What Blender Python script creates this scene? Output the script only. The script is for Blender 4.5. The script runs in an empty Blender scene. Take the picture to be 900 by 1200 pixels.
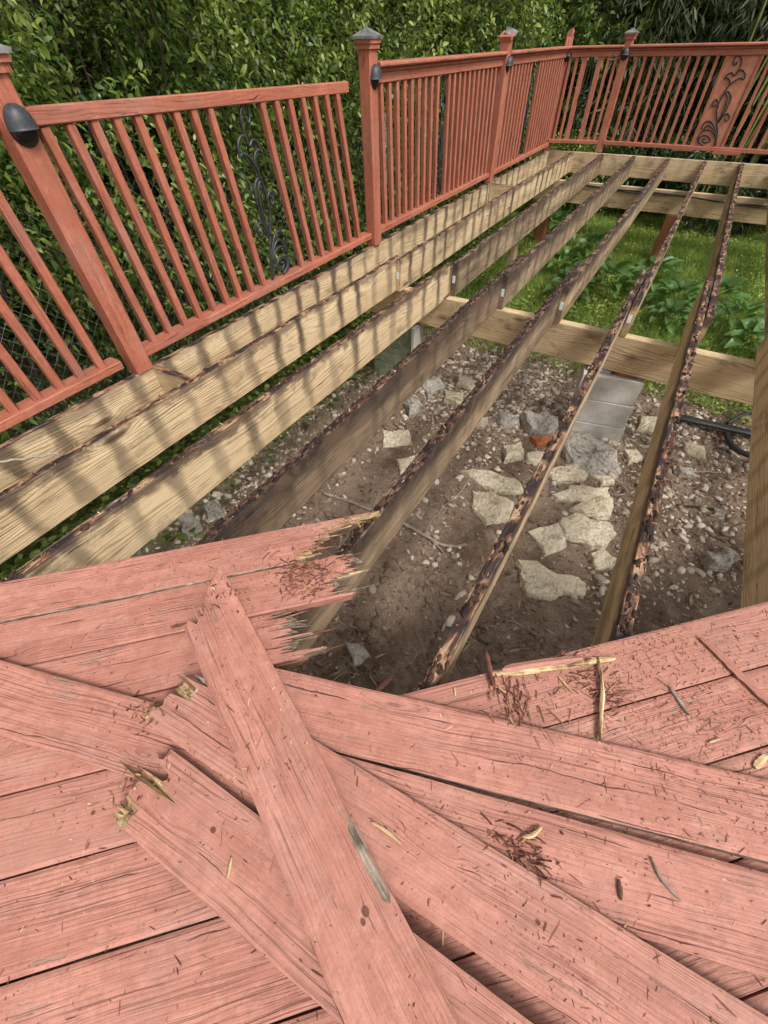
import bpy, math, random
import numpy as np
from mathutils import Vector, Matrix, Euler
from mathutils.bvhtree import BVHTree

random.seed(7)
RNG = np.random.default_rng(11)
sc = bpy.context.scene
COL = sc.collection
R = math.radians

# ------------------------------------------------------------------ camera
cam_d = bpy.data.cameras.new("camera")
cam = bpy.data.objects.new("camera", cam_d)
COL.objects.link(cam)
cam_d.sensor_fit = 'VERTICAL'
cam_d.sensor_height = 36.0
cam_d.sensor_width = 27.0
cam_d.lens = 36.0 * 484.82 / 1200.0
cam_d.clip_start = 0.02
cam_d.clip_end = 500
cam.matrix_world = (Matrix.Translation((2.13819, -0.51791, 1.06271))
                    @ Matrix.Rotation(0.571613, 4, 'Z') @ Matrix.Rotation(0.720819, 4, 'X')
                    @ Matrix.Rotation(-0.029922, 4, 'Z'))
sc.camera = cam

# ------------------------------------------------------------------ sky, sun, exposure
SUN_EL, SUN_AZ = R(52), R(108)          # azimuth clockwise from +y
world = bpy.data.worlds.new("World")
sc.world = world
world.use_nodes = True
wn = world.node_tree
wn.nodes.clear()
sky = wn.nodes.new("ShaderNodeTexSky")
sky.sky_type = 'NISHITA'
sky.sun_disc = False
sky.sun_elevation = SUN_EL
sky.sun_rotation = SUN_AZ
sky.dust_density = 4.0
sky.air_density = 1.0
hs = wn.nodes.new("ShaderNodeHueSaturation")
hs.inputs['Saturation'].default_value = 0.22      # thin bright cloud
bg = wn.nodes.new("ShaderNodeBackground")
bg.inputs['Strength'].default_value = 0.125
wo = wn.nodes.new("ShaderNodeOutputWorld")
wn.links.new(sky.outputs[0], hs.inputs['Color'])
wn.links.new(hs.outputs[0], bg.inputs['Color'])
wn.links.new(bg.outputs[0], wo.inputs[0])
sun_d = bpy.data.lights.new("sun", 'SUN')
sun_d.energy = 1.5
sun_d.angle = R(11)
sun_d.color = (1.0, 0.965, 0.92)
sun = bpy.data.objects.new("sun", sun_d)
COL.objects.link(sun)
dirv = Vector((math.sin(SUN_AZ) * math.cos(SUN_EL), math.cos(SUN_AZ) * math.cos(SUN_EL), math.sin(SUN_EL)))
sun.rotation_euler = dirv.to_track_quat('Z', 'Y').to_euler()
sun.location = dirv * 30
sc.view_settings.view_transform = 'Standard'
sc.view_settings.look = 'None'
sc.view_settings.exposure = 0.70
sc.view_settings.gamma = 1.0
sc.render.engine = 'CYCLES'
sc.cycles.max_bounces = 8

# ------------------------------------------------------------------ numpy noise
def _hash(ix, iy, seed):
    h = (ix.astype(np.int64) * 374761393 + iy.astype(np.int64) * 668265263 + seed * 974634777) & 0x7fffffff
    h = ((h ^ (h >> 13)) * 1274126177) & 0x7fffffff
    return ((h ^ (h >> 16)) & 0xffff) / 65535.0
def vnoise(x, y, seed=0):
    x = np.asarray(x, float); y = np.asarray(y, float)
    ix = np.floor(x); iy = np.floor(y)
    fx = x - ix; fy = y - iy
    fx = fx * fx * (3 - 2 * fx); fy = fy * fy * (3 - 2 * fy)
    a = _hash(ix, iy, seed); b = _hash(ix + 1, iy, seed); c = _hash(ix, iy + 1, seed); d = _hash(ix + 1, iy + 1, seed)
    return (a * (1 - fx) + b * fx) * (1 - fy) + (c * (1 - fx) + d * fx) * fy
def fbm(x, y, seed=0, octv=4):
    s = 0; a = 0.5
    for k in range(octv):
        s = s + a * vnoise(np.asarray(x) * 2 ** k, np.asarray(y) * 2 ** k, seed + k); a *= 0.5
    return s

# ------------------------------------------------------------------ node helper
class NT:
    def __init__(self, name):
        self.m = bpy.data.materials.new(name); self.m.use_nodes = True
        self.t = self.m.node_tree; self.t.nodes.clear()
        self.out = self.t.nodes.new("ShaderNodeOutputMaterial")
    def n(self, typ, **kw):
        nd = self.t.nodes.new(typ)
        for k, v in kw.items(): setattr(nd, k, v)
        return nd
    def put(self, sock, v):
        if hasattr(v, 'is_output') or isinstance(v, bpy.types.NodeSocket): self.t.links.new(v, sock)
        elif isinstance(v, (tuple, list)) and len(v) == 3 and sock.type == 'RGBA': sock.default_value = (*v, 1)
        else: sock.default_value = v
    def M(self, op, a, b=None, c=None):
        nd = self.n("ShaderNodeMath", operation=op)
        self.put(nd.inputs[0], a)
        if b is not None: self.put(nd.inputs[1], b)
        if c is not None: self.put(nd.inputs[2], c)
        return nd.outputs[0]
    def V(self, op, a, b):
        nd = self.n("ShaderNodeVectorMath", operation=op)
        self.put(nd.inputs[0], a); self.put(nd.inputs[1], b)
        return nd.outputs[0]
    def sep(self, v):
        nd = self.n("ShaderNodeSeparateXYZ"); self.put(nd.inputs[0], v); return nd.outputs
    def comb(self, x, y, z):
        nd = self.n("ShaderNodeCombineXYZ")
        for i, v in enumerate((x, y, z)): self.put(nd.inputs[i], v)
        return nd.outputs[0]
    def noise(self, vec, scale=1.0, detail=2.0, rough=0.5, dist=0.0):
        nd = self.n("ShaderNodeTexNoise")
        self.put(nd.inputs['Vector'], vec); nd.inputs['Scale'].default_value = scale
        nd.inputs['Detail'].default_value = detail; nd.inputs['Roughness'].default_value = rough
        nd.inputs['Distortion'].default_value = dist
        return nd.outputs['Fac']
    def vor(self, vec, scale=1.0, feature='F1', rnd=1.0):
        nd = self.n("ShaderNodeTexVoronoi", feature=feature)
        self.put(nd.inputs['Vector'], vec); nd.inputs['Scale'].default_value = scale
        nd.inputs['Randomness'].default_value = rnd
        return nd.outputs
    def step(self, v, lo, hi, to0=0.0, to1=1.0):
        nd = self.n("ShaderNodeMapRange", interpolation_type='SMOOTHSTEP')
        self.put(nd.inputs[0], v); self.put(nd.inputs[1], lo); self.put(nd.inputs[2], hi)
        self.put(nd.inputs[3], to0); self.put(nd.inputs[4], to1)
        return nd.outputs[0]
    def mix(self, f, a, b, blend='MIX'):
        nd = self.n("ShaderNodeMix", data_type='RGBA', blend_type=blend)
        self.put(nd.inputs[0], f); self.put(nd.inputs[6], a); self.put(nd.inputs[7], b)
        return nd.outputs[2]
    def ramp(self, f, stops):
        nd = self.n("ShaderNodeValToRGB"); self.put(nd.inputs[0], f)
        e = nd.color_ramp.elements
        while len(e) < len(stops): e.new(0.5)
        for i, (p, c) in enumerate(stops): e[i].position = p; e[i].color = (*c, 1)
        return nd.outputs[0]
    def obj(self):
        tc = self.n("ShaderNodeTexCoord"); return tc.outputs['Object']
    def pos(self):
        return self.n("ShaderNodeNewGeometry").outputs['Position']
    def info(self):
        return self.n("ShaderNodeObjectInfo")
    def bump(self, h, dist=0.002, strength=1.0, prev=None):
        nd = self.n("ShaderNodeBump"); self.put(nd.inputs['Height'], h)
        nd.inputs['Distance'].default_value = dist; nd.inputs['Strength'].default_value = strength
        if prev is not None: self.t.links.new(prev, nd.inputs['Normal'])
        return nd.outputs[0]
    def done(self, color, rough=0.7, normal=None, spec=0.4, metallic=0.0, trans=None):
        b = self.n("ShaderNodeBsdfPrincipled")
        self.put(b.inputs['Base Color'], color); self.put(b.inputs['Roughness'], rough)
        b.inputs['Specular IOR Level'].default_value = spec
        self.put(b.inputs['Metallic'], metallic)
        if normal is not None: self.t.links.new(normal, b.inputs['Normal'])
        o = b.outputs[0]
        if trans is not None:
            tr = self.n("ShaderNodeBsdfTranslucent"); self.put(tr.inputs[0], trans)
            mx = self.n("ShaderNodeMixShader"); mx.inputs[0].default_value = 0.3
            self.t.links.new(o, mx.inputs[1]); self.t.links.new(tr.outputs[0], mx.inputs[2]); o = mx.outputs[0]
        self.t.links.new(o, self.out.inputs[0])
        return self.m

def seeded(t, vec):
    """object coordinates shifted by a different amount for each object"""
    r = t.info().outputs['Random']
    return t.V('ADD', vec, t.comb(t.M('MULTIPLY', r, 37.0), t.M('MULTIPLY', r, 11.0), t.M('MULTIPLY', r, 23.0)))

# ------------------------------------------------------------------ materials
def mat_lumber():
    """weathered framing lumber; object colour r = grey/dark, g = rotten dark top, b = drip stains"""
    t = NT("weathered_lumber")
    o = t.obj(); ow = seeded(t, o); x, y, z = t.sep(ow)
    lx, ly, lz = t.sep(o)
    inf = t.info(); pr, pg, pb = t.sep(inf.outputs['Color'])
    warp = t.noise(t.comb(t.M('MULTIPLY', x, 0.9), t.M('MULTIPLY', y, 5), t.M('MULTIPLY', z, 5)), 1.0, 3, .5)
    # knots
    vo = t.vor(t.comb(t.M('MULTIPLY', x, 1.5), t.M('MULTIPLY', y, 4), t.M('MULTIPLY', z, 5.5)), 1.0)
    kn = t.step(vo['Distance'], 0.05, 0.24, 1.0, 0.0)
    v = t.M('ADD', t.M('ADD', z, t.M('MULTIPLY', y, 0.8)), t.M('MULTIPLY', warp, 0.17))
    v = t.M('ADD', v, t.M('MULTIPLY', kn, 0.03))
    ph = t.M('MULTIPLY', v, 430.0)
    gz_ = t.noise(t.comb(t.M('MULTIPLY', x, 1.3), t.M('MULTIPLY', y, 6), t.M('MULTIPLY', z, 13)), 1.0, 4, .65)
    rings = t.M('MULTIPLY', t.step(t.M('SINE', t.M('ADD', ph, t.M('MULTIPLY', gz_, 14.0))), -0.2, 1.0), t.step(gz_, .34, .62, .22, 1.0))
    fib = t.noise(t.comb(t.M('MULTIPLY', x, 5), t.M('MULTIPLY', y, 260), t.M('MULTIPLY', z, 260)), 1.0, 2, .6)
    big = t.noise(t.comb(t.M('MULTIPLY', x, 1.6), t.M('MULTIPLY', y, 5), t.M('MULTIPLY', z, 9)), 1.0, 3, .6)
    col = t.mix(t.M('MULTIPLY', rings, .70), (.68, .515, .31), (.33, .20, .095))
    col = t.mix(t.step(fib, .47, .75, 0, .7), col, (.33, .225, .125))
    col = t.mix(t.step(big, .42, .75, 0, .5), col, (.42, .29, .15))
    knc = t.step(vo['Distance'], 0.045, 0.125, 1.0, 0.0)
    col = t.mix(t.M('MULTIPLY', knc, .9), col, (.10, .046, .02))
    ckw = t.noise(t.comb(t.M('MULTIPLY', x, 4), t.M('MULTIPLY', y, 20), t.M('MULTIPLY', z, 20)), 1.0, 3, .6)
    ck = t.M('ABSOLUTE', t.M('SUBTRACT', t.M('FRACT', t.M('ADD', t.M('MULTIPLY', v, 17.0), t.M('MULTIPLY', ckw, .5))), .5))
    sg = t.step(t.noise(t.comb(t.M('MULTIPLY', x, 2.2), t.M('MULTIPLY', y, 9), t.M('MULTIPLY', z, 15)), 1.0, 3, .6), .52, .60)
    crk = t.M('MULTIPLY', t.step(ck, .010, .030, 1, 0), sg)
    col = t.mix(t.M('MULTIPLY', crk, .85), col, (.055, .032, .018))
    # greying
    gr = t.M('ADD', pr, t.M('MULTIPLY', t.M('SUBTRACT', big, .5), 1.1))
    gcol = t.mix(rings, (.31, .22, .14), (.135, .085, .05))
    gcol = t.mix(t.step(fib, .4, .75), gcol, (.10, .068, .042))
    col = t.mix(t.step(gr, .15, .85), col, gcol)
    # dark water marks under the old board joints
    px, py, pz = t.sep(t.pos())
    n2 = t.noise(t.pos(), 9.0, 3, .6)
    n3 = t.noise(t.pos(), 2.3, 2, .5)
    f = t.M('FRACT', t.M('DIVIDE', t.M('ADD', t.M('SUBTRACT', t.M('SUBTRACT', py, px), 0.683), t.M('MULTIPLY', t.M('SUBTRACT', n2, .5), .085)), 0.2072))
    f = t.M('MULTIPLY', t.M('ABSOLUTE', t.M('SUBTRACT', f, .5)), 2.0)
    st = t.step(t.M('ADD', f, t.M('MULTIPLY', t.M('SUBTRACT', n3, .5), .55)), .50, .92)
    n4 = t.noise(t.comb(t.M('MULTIPLY', px, 3.3), t.M('MULTIPLY', py, 2.6), 2.0), 1.0, 2, .6)
    st = t.M('MULTIPLY', st, t.step(n4, .30, .60, .40, 1.0))
    down = t.step(t.M('ADD', lz, t.M('MULTIPLY', n3, .10)), -.16, .10, .55, 1.0)
    st = t.M('MULTIPLY', t.M('MULTIPLY', st, down), pb)
    soft = t.step(t.noise(t.pos(), 5.0, 3, .6), .50, .74)
    blot = t.step(t.noise(t.comb(t.M('MULTIPLY', px, 5), t.M('MULTIPLY', py, 3.2), t.M('MULTIPLY', pz, 7)), 1.0, 5, .7), .52, .70, 0, .55)
    st = t.M('MAXIMUM', st, blot)
    st = t.M('MAXIMUM', st, t.M('MULTIPLY', t.M('MULTIPLY', soft, pr), .85))
    col = t.mix(t.M('MULTIPLY', st, .93), col, (.042, .028, .02))
    # rotten top: black, orange-brown and grey streaks running along the grain
    tc = t.n("ShaderNodeTexCoord"); nx, ny, nz = t.sep(tc.outputs['Normal'])
    r1 = t.noise(t.comb(t.M('MULTIPLY', x, 9), t.M('MULTIPLY', y, 40), t.M('MULTIPLY', z, 10)), 1.0, 5, .65, .6)
    r2 = t.noise(t.comb(t.M('MULTIPLY', x, 5.5), t.M('MULTIPLY', y, 70), z), 1.0, 3, .6)
    tcol = t.ramp(r1, [(0.30, (.022, .014, .014)), (0.45, (.075, .035, .022)), (0.52, (.20, .10, .055)), (0.61, (.42, .27, .155)), (0.75, (.16, .12, .10))])
    tcol = t.mix(t.M('MULTIPLY', t.step(pr, .3, .75), .65), tcol, t.ramp(r1, [(.35, (.016, .011, .011)), (.5, (.05, .03, .024)), (.62, (.13, .085, .065)), (.75, (.20, .16, .14))]))
    seam = t.step(t.M('ADD', f, t.M('MULTIPLY', t.M('SUBTRACT', t.noise(t.pos(), 7.0, 3, .6), .5), 2.4)), .42, .85)
    tcol = t.mix(t.M('MULTIPLY', seam, .9), tcol, (.02, .013, .014))
    tcol = t.mix(t.step(r2, .58, .7, 0, .6), tcol, (.34, .27, .22))
    edge = t.M('MULTIPLY', t.step(t.M('ADD', lz, t.M('ADD', t.M('MULTIPLY', t.M('SUBTRACT', r1, .5), .16), t.M('MULTIPLY', t.M('SUBTRACT', big, .5), .13))), t.M('SUBTRACT', .074, t.M('MULTIPLY', pr, .125)), t.M('SUBTRACT', .108, t.M('MULTIPLY', pr, .03))), pg)
    top = t.M('MULTIPLY', t.step(nz, .35, .75), t.step(pg, 0.0, .25))
    darkedge = t.mix(t.step(r1, .4, .62), (.022, .015, .013), (.10, .06, .038))
    col = t.mix(t.M('MULTIPLY', edge, .9), col, darkedge)
    col = t.mix(top, col, tcol)
    h = t.M('ADD', t.M('ADD', t.M('MULTIPLY', rings, -.45), t.M('MULTIPLY', fib, -.8)), t.M('MULTIPLY', crk, -1.8))
    h = t.M('ADD', h, t.M('MULTIPLY', t.M('MULTIPLY', r1, top), 2.6))
    return t.done(col, t.mix(top, (.8, .8, .8), (.62, .62, .62)), t.bump(h, .0022, .9), .3)

def mat_paint(name, c_hi, c_lo, groove, wear_col, wear_lo, rough=.62, dirt=.5, knots=.55):
    t = NT(name)
    o = seeded(t, t.obj()); x, y, z = t.sep(o)
    inf = t.info(); pr, pg, pb = t.sep(inf.outputs['Color'])
    warp = t.noise(t.comb(t.M('MULTIPLY', x, 1.6), t.M('MULTIPLY', y, 6), t.M('MULTIPLY', z, 6)), 1.0, 3, .55)
    vo = t.vor(t.comb(t.M('MULTIPLY', x, 2.2), t.M('MULTIPLY', y, 9), t.M('MULTIPLY', z, 9)), 1.0)
    kn = t.step(vo['Distance'], 0.03, 0.20, 1.0, 0.0)
    v = t.M('ADD', t.M('ADD', y, t.M('MULTIPLY', z, .5)), t.M('ADD', t.M('MULTIPLY', warp, .055), t.M('MULTIPLY', kn, .02)))
    ridg = t.step(t.M('SINE', t.M('MULTIPLY', v, 760.0)), .0, 1.0)
    lowf = t.noise(t.comb(t.M('MULTIPLY', x, 3.0), t.M('MULTIPLY', y, 17), t.M('MULTIPLY', z, 17)), 1.0, 4, .6)
    zone = t.noise(t.comb(t.M('MULTIPLY', x, 2.1), t.M('MULTIPLY', y, 11), 5.0), 1.0, 3, .55)
    # grain lines: long thin streaks that follow the warp of the rings
    vy = t.M('MULTIPLY', v, 320.0)
    strk = t.noise(t.comb(t.M('MULTIPLY', x, 4.0), vy, t.M('MULTIPLY', z, 40)), 1.0, 2, .6)
    fib = t.noise(t.comb(t.M('MULTIPLY', x, 11.0), t.M('MULTIPLY', y, 420), t.M('MULTIPLY', z, 420)), 1.0, 2, .55)
    grit = t.noise(o, 190.0, 3, .7)
    mot = t.noise(o, 34.0, 5, .72)
    big = t.noise(o, 5.0, 4, .65)
    col = t.mix(t.step(lowf, .32, .68), c_hi, c_lo)
    col = t.mix(t.M('MULTIPLY', t.step(mot, .40, .66), .55), col, t.mix(.5, c_lo, groove))
    pale = (min(c_hi[0] * 1.12, .9), c_hi[1] * 1.28, c_hi[2] * 1.32)
    col = t.mix(t.M('MULTIPLY', t.step(t.noise(o, 21.0, 4, .7), .52, .72), .45), col, pale)
    fade = t.noise(t.comb(t.M('MULTIPLY', x, 2.6), t.M('MULTIPLY', y, 8), 9.0), 1.0, 5, .68)
    col = t.mix(t.step(fade, .50, .72, 0, .5 * dirt), col, (.54, .345, .28))
    col = t.mix(t.M('MULTIPLY', ridg, t.step(zone, .44, .66, .03, .26)), col, groove)
    lines = t.M('MULTIPLY', t.step(strk, .56, .66), t.step(zone, .38, .60, .12, .66))
    col = t.mix(lines, col, (groove[0] * .55, groove[1] * .55, groove[2] * .6))
    col = t.mix(t.M('MULTIPLY', t.step(fib, .56, .70), .5), col, groove)
    col = t.mix(t.M('MULTIPLY', t.step(fib, .30, .42, 1, 0), .35), col, pale)
    # a few longer checks along the grain
    wob = t.noise(t.comb(t.M('MULTIPLY', x, 7), t.M('MULTIPLY', y, 30), 0.0), 1.0, 3, .6)
    ck = t.M('FRACT', t.M('ADD', t.M('MULTIPLY', v, 19.0), t.M('MULTIPLY', wob, .35)))
    ck = t.M('ABSOLUTE', t.M('SUBTRACT', ck, .5))
    seg = t.step(t.noise(t.comb(t.M('MULTIPLY', x, 3.1), t.M('MULTIPLY', y, 21), 3.0), 1.0, 3, .6), .52, .60)
    crack = t.M('MULTIPLY', t.step(ck, .008, .024, 1.0, 0.0), seg)
    col = t.mix(t.M('MULTIPLY', crack, .85), col, (groove[0] * .22, groove[1] * .24, groove[2] * .3))
    knc = t.M('MULTIPLY', t.step(vo['Distance'], .025, .06, 1.0, 0.0), knots)
    col = t.mix(knc, col, (groove[0] * .4, groove[1] * .4, groove[2] * .5))
    # worn streaks where bare grey wood shows
    wn_ = t.noise(t.comb(t.M('MULTIPLY', x, 5), t.M('MULTIPLY', y, 24), t.M('MULTIPLY', z, 24)), 1.0, 5, .7)
    wear = t.M('MULTIPLY', t.step(wn_, wear_lo, wear_lo + .05), t.step(t.M('ADD', strk, t.M('MULTIPLY', fib, .6)), .70, .95, .15, 1.0))
    col = t.mix(t.M('MULTIPLY', wear, .85), col, wear_col)
    # ground-in dirt: specks and smudges
    col = t.mix(t.M('MULTIPLY', t.step(grit, .56, .70), .55 * dirt), col, (.15, .07, .055))
    col = t.mix(t.M('MULTIPLY', t.step(grit, .30, .42, 1, 0), .25), col, pale)
    col = t.mix(t.M('MULTIPLY', t.step(big, .48, .78), .62 * dirt), col, (.25, .135, .105))
    col = t.mix(t.M('MULTIPLY', pr, .45), col, t.mix(.35, c_lo, (.34, .20, .15)))
    col = t.mix(t.step(t.noise(o, 2.3, 5, .7), .50, .66, 0, .38 * dirt), col, (.30, .20, .165))
    h = t.M('ADD', t.M('MULTIPLY', t.M('MULTIPLY', ridg, zone), -.35), t.M('MULTIPLY', crack, -2.0))
    h = t.M('ADD', h, t.M('ADD', t.M('MULTIPLY', lines, -.7), t.M('MULTIPLY', mot, .8)))
    h = t.M('ADD', h, t.M('ADD', t.M('MULTIPLY', wear, -.8), t.M('MULTIPLY', grit, .45)))
    rr = t.M('ADD', rough, t.M('MULTIPLY', wear, .2))
    return t.done(col, rr, t.bump(h, .0020, .85), .3)

def mat_raw(name, stops):
    t = NT(name)
    o = seeded(t, t.obj()); x, y, z = t.sep(o)
    s = t.noise(t.comb(t.M('MULTIPLY', x, 14), t.M('MULTIPLY', y, 190), t.M('MULTIPLY', z, 190)), 1.0, 3, .6)
    b = t.noise(o, 26.0, 3, .6)
    col = t.ramp(t.M('ADD', t.M('MULTIPLY', s, .55), t.M('MULTIPLY', b, .5)), stops)
    return t.done(col, .75, t.bump(s, .002, .9), .25)

def mat_solid(name, c1, c2, scale=20, rough=.7, bump=.001, spec=.4, metallic=0.0, stretch=None):
    t = NT(name); o = seeded(t, t.obj())
    if stretch: o = t.V('MULTIPLY', o, stretch)
    n = t.noise(o, scale, 4, .65)
    col = t.mix(t.step(n, .3, .7), c1, c2)
    return t.done(col, rough, t.bump(n, bump, .8), spec, metallic)

def mat_stone(name, c1, c2, c3):
    t = NT(name); o = seeded(t, t.obj())
    n = t.noise(o, 9.0, 7, .72); n2 = t.noise(o, 75.0, 4, .7); v = t.vor(o, 46.0)['Distance']; n3 = t.noise(o, 26.0, 4, .65)
    col = t.ramp(n, [(.34, c3), (.45, c1), (.62, c2)])
    col = t.mix(t.step(n2, .50, .68, 0, .75), col, c3)
    col = t.mix(t.step(n3, .52, .70, 0, .6), col, (c3[0] * .6, c3[1] * .6, c3[2] * .62))
    col = t.mix(t.step(v, .0, .28, .7, 0), col, (c3[0] * .5, c3[1] * .48, c3[2] * .45))
    col = t.mix(t.step(t.noise(o, 15.0, 4, .6), .56, .72, 0, .55), col, (.15, .105, .075))
    h = t.M('ADD', n, t.M('ADD', t.M('MULTIPLY', n2, .55), t.M('ADD', t.M('MULTIPLY', v, .5), t.M('MULTIPLY', n3, .5))))
    return t.done(col, .92, t.bump(h, .016, 1.0), .12)

def mat_ground():
    t = NT("bare_soil")
    p = t.pos(); x, y, z = t.sep(p)
    n = t.noise(p, 2.2, 5, .6); n2 = t.noise(p, 31.0, 6, .72); n3 = t.noise(p, 120.0, 4, .7); n4 = t.noise(p, 9.0, 5, .65)
    col = t.mix(t.step(n, .34, .66), (.36, .262, .188), (.19, .125, .084))
    col = t.mix(t.step(n4, .44, .68, 0, .7), col, (.42, .325, .24))
    col = t.mix(t.step(n2, .52, .68, 0, .75), col, (.11, .072, .05))
    col = t.mix(t.step(n3, .54, .70, 0, .7), col, (.48, .40, .31))
    col = t.mix(t.step(n3, .28, .40, .6, 0), col, (.09, .06, .042))
    gy = t.M('ADD', y, t.M('MULTIPLY', t.M('SUBTRACT', n, .5), 1.2))
    lawn = t.step(gy, 3.35, 3.75)
    lx = t.M('ADD', x, t.M('MULTIPLY', t.M('SUBTRACT', n2, .5), .8))
    moss = t.M('MULTIPLY', t.step(lx, -.35, .35, 1, 0), .75)
    gcol = t.mix(t.step(n2, .35, .65), (.08, .135, .025), (.17, .22, .05))
    col = t.mix(t.M('MAXIMUM', lawn, moss), col, gcol)
    h = t.M('ADD', t.M('ADD', t.M('MULTIPLY', n2, 1.2), t.M('MULTIPLY', n3, .5)), t.M('MULTIPLY', n4, 1.5))
    return t.done(col, .95, t.bump(h, .022, 1.0), .1)

def mat_leaf(name, stops, trans, rough=.42, spec=.5):
    t = NT(name)
    r = t.n("ShaderNodeNewGeometry").outputs['Random Per Island']
    n = t.noise(t.pos(), 1.6, 2, .5)
    f = t.M('ADD', t.M('MULTIPLY', r, .62), t.M('MULTIPLY', n, .45))
    return t.done(t.ramp(f, stops), rough, None, spec, 0.0, trans)

M = {}
M['lumber'] = mat_lumber()
M['deck'] = mat_paint("salmon_deck_paint", (.53, .235, .172), (.41, .166, .118), (.22, .085, .06), (.29, .225, .175), .615)
M['rail'] = mat_paint("terracotta_rail_paint", (.46, .155, .092), (.37, .118, .069), (.24, .07, .04), (.36, .22, .13), .70, .55, .5, .12)
M['raw'] = mat_raw("raw_splintered_wood", [(.32, (.04, .022, .016)), (.42, (.17, .09, .05)), (.50, (.40, .26, .13)), (.62, (.66, .51, .29)), (.8, (.42, .34, .25))])
M['gap'] = mat_raw("grey_bare_wood", [(.34, (.035, .024, .02)), (.46, (.12, .085, .06)), (.56, (.25, .195, .145)), (.68, (.40, .335, .26)), (.8, (.28, .23, .18))])
M['iron'] = mat_solid("black_wrought_iron", (.018, .018, .02), (.045, .04, .04), 40, .42, .0006, .5)
M['copper'] = mat_solid("worn_salmon_board", (.50, .215, .13), (.40, .145, .085), 16, .7, .0012, .3)
M['cap'] = mat_solid("pewter_post_cap", (.12, .12, .125), (.30, .285, .265), 22, .45, .001, .5, .4)
M['lamp'] = mat_solid("slate_lamp_hood", (.022, .025, .03), (.045, .048, .054), 60, .5, .0006, .5)
M['lens'] = mat_solid("dark_lamp_lens", (.012, .012, .013), (.02, .02, .022), 30, .15, .0003, .6)
M['white'] = mat_solid("white_label", (.78, .80, .76), (.62, .70, .66), 60, .6, .0004)
M['zinc'] = mat_solid("galvanised_plate", (.25, .31, .37), (.42, .47, .51), 30, .4, .0005, .5, .5)
M['block'] = mat_solid("concrete_block", (.62, .585, .53), (.40, .37, .32), 6, .92, .006, .12)
M['moss'] = mat_stone("mossy_concrete", (.28, .33, .20), (.38, .40, .29), (.17, .23, .10))
M['stone'] = mat_stone("pale_limestone", (.68, .58, .41), (.78, .69, .53), (.46, .37, .25))
M['grey'] = mat_stone("grey_rubble", (.43, .39, .33), (.54, .50, .43), (.24, .20, .16))
M['brick'] = mat_stone("orange_brick", (.46, .16, .07), (.52, .22, .11), (.30, .10, .05))
M['soil'] = mat_ground()
M['twig'] = mat_solid("dead_twig", (.42, .35, .28), (.24, .18, .135), 25, .85, .001, .2, 0, (1, 1, 1))
M['bark'] = mat_solid("dark_bark", (.085, .065, .045), (.04, .03, .022), 25, .9, .003, .2)
M['chip_d'] = mat_solid("dark_wood_chip", (.10, .042, .028), (.19, .085, .055), 50, .8, .0005, .2)
M['chip_p'] = mat_solid("pale_wood_chip", (.62, .47, .27), (.46, .31, .16), 40, .8, .0005, .2)
M['hose'] = mat_solid("black_plastic_pipe", (.018, .018, .02), (.03, .03, .032), 50, .38, .0005, .5)
M['pressure'] = mat_solid("brown_support_post", (.27, .115, .045), (.17, .07, .03), 7, .7, .001, .3, 0, (.3, 3, 3))
M['wire'] = mat_solid("galvanised_wire", (.16, .165, .155), (.34, .35, .33), 9, .55, .0003, .4, .2)
M['litter'] = mat_leaf("brown_leaf_litter", [(.15, (.075, .042, .026)), (.45, (.20, .12, .075)), (.7, (.33, .23, .15)), (.95, (.46, .37, .27))], None, .85, .15)
M['gravel'] = mat_leaf("mixed_gravel", [(.1, (.12, .085, .06)), (.35, (.31, .24, .175)), (.6, (.50, .42, .325)), (.95, (.72, .65, .54))], None, .9, .15)
M['chips'] = mat_leaf("mixed_wood_chips", [(.1, (.05, .02, .015)), (.42, (.13, .05, .035)), (.62, (.27, .10, .07)), (.80, (.40, .24, .12)), (.9, (.68, .52, .30))], None, .8, .2)
M['privet'] = mat_leaf("privet_leaf", [(.20, (.03, .068, .014)), (.48, (.09, .15, .028)), (.72, (.22, .28, .055)), (1, (.42, .44, .13))], (.26, .35, .055))
M['dark'] = mat_leaf("dark_evergreen_leaf", [(.15, (.018, .04, .014)), (.6, (.042, .075, .024)), (1, (.09, .125, .045))], (.07, .12, .02))
M['bamboo'] = mat_leaf("bamboo_leaf", [(.15, (.03, .05, .02)), (.55, (.07, .10, .036)), (.85, (.14, .16, .065)), (1, (.24, .22, .10))], (.12, .17, .04), .5)
M['culm'] = mat_solid("bamboo_culm", (.20, .22, .06), (.34, .29, .10), 4, .45, .0005, .4)
M['hosta'] = mat_leaf("hosta_leaf", [(.1, (.065, .14, .035)), (.5, (.12, .24, .06)), (1, (.20, .33, .10))], (.14, .28, .05), .38)
M['grass'] = mat_leaf("lawn_grass", [(.1, (.15, .24, .04)), (.45, (.28, .39, .075)), (.8, (.41, .50, .13)), (1, (.52, .50, .21))], (.3, .42, .08), .6, .25)

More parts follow.
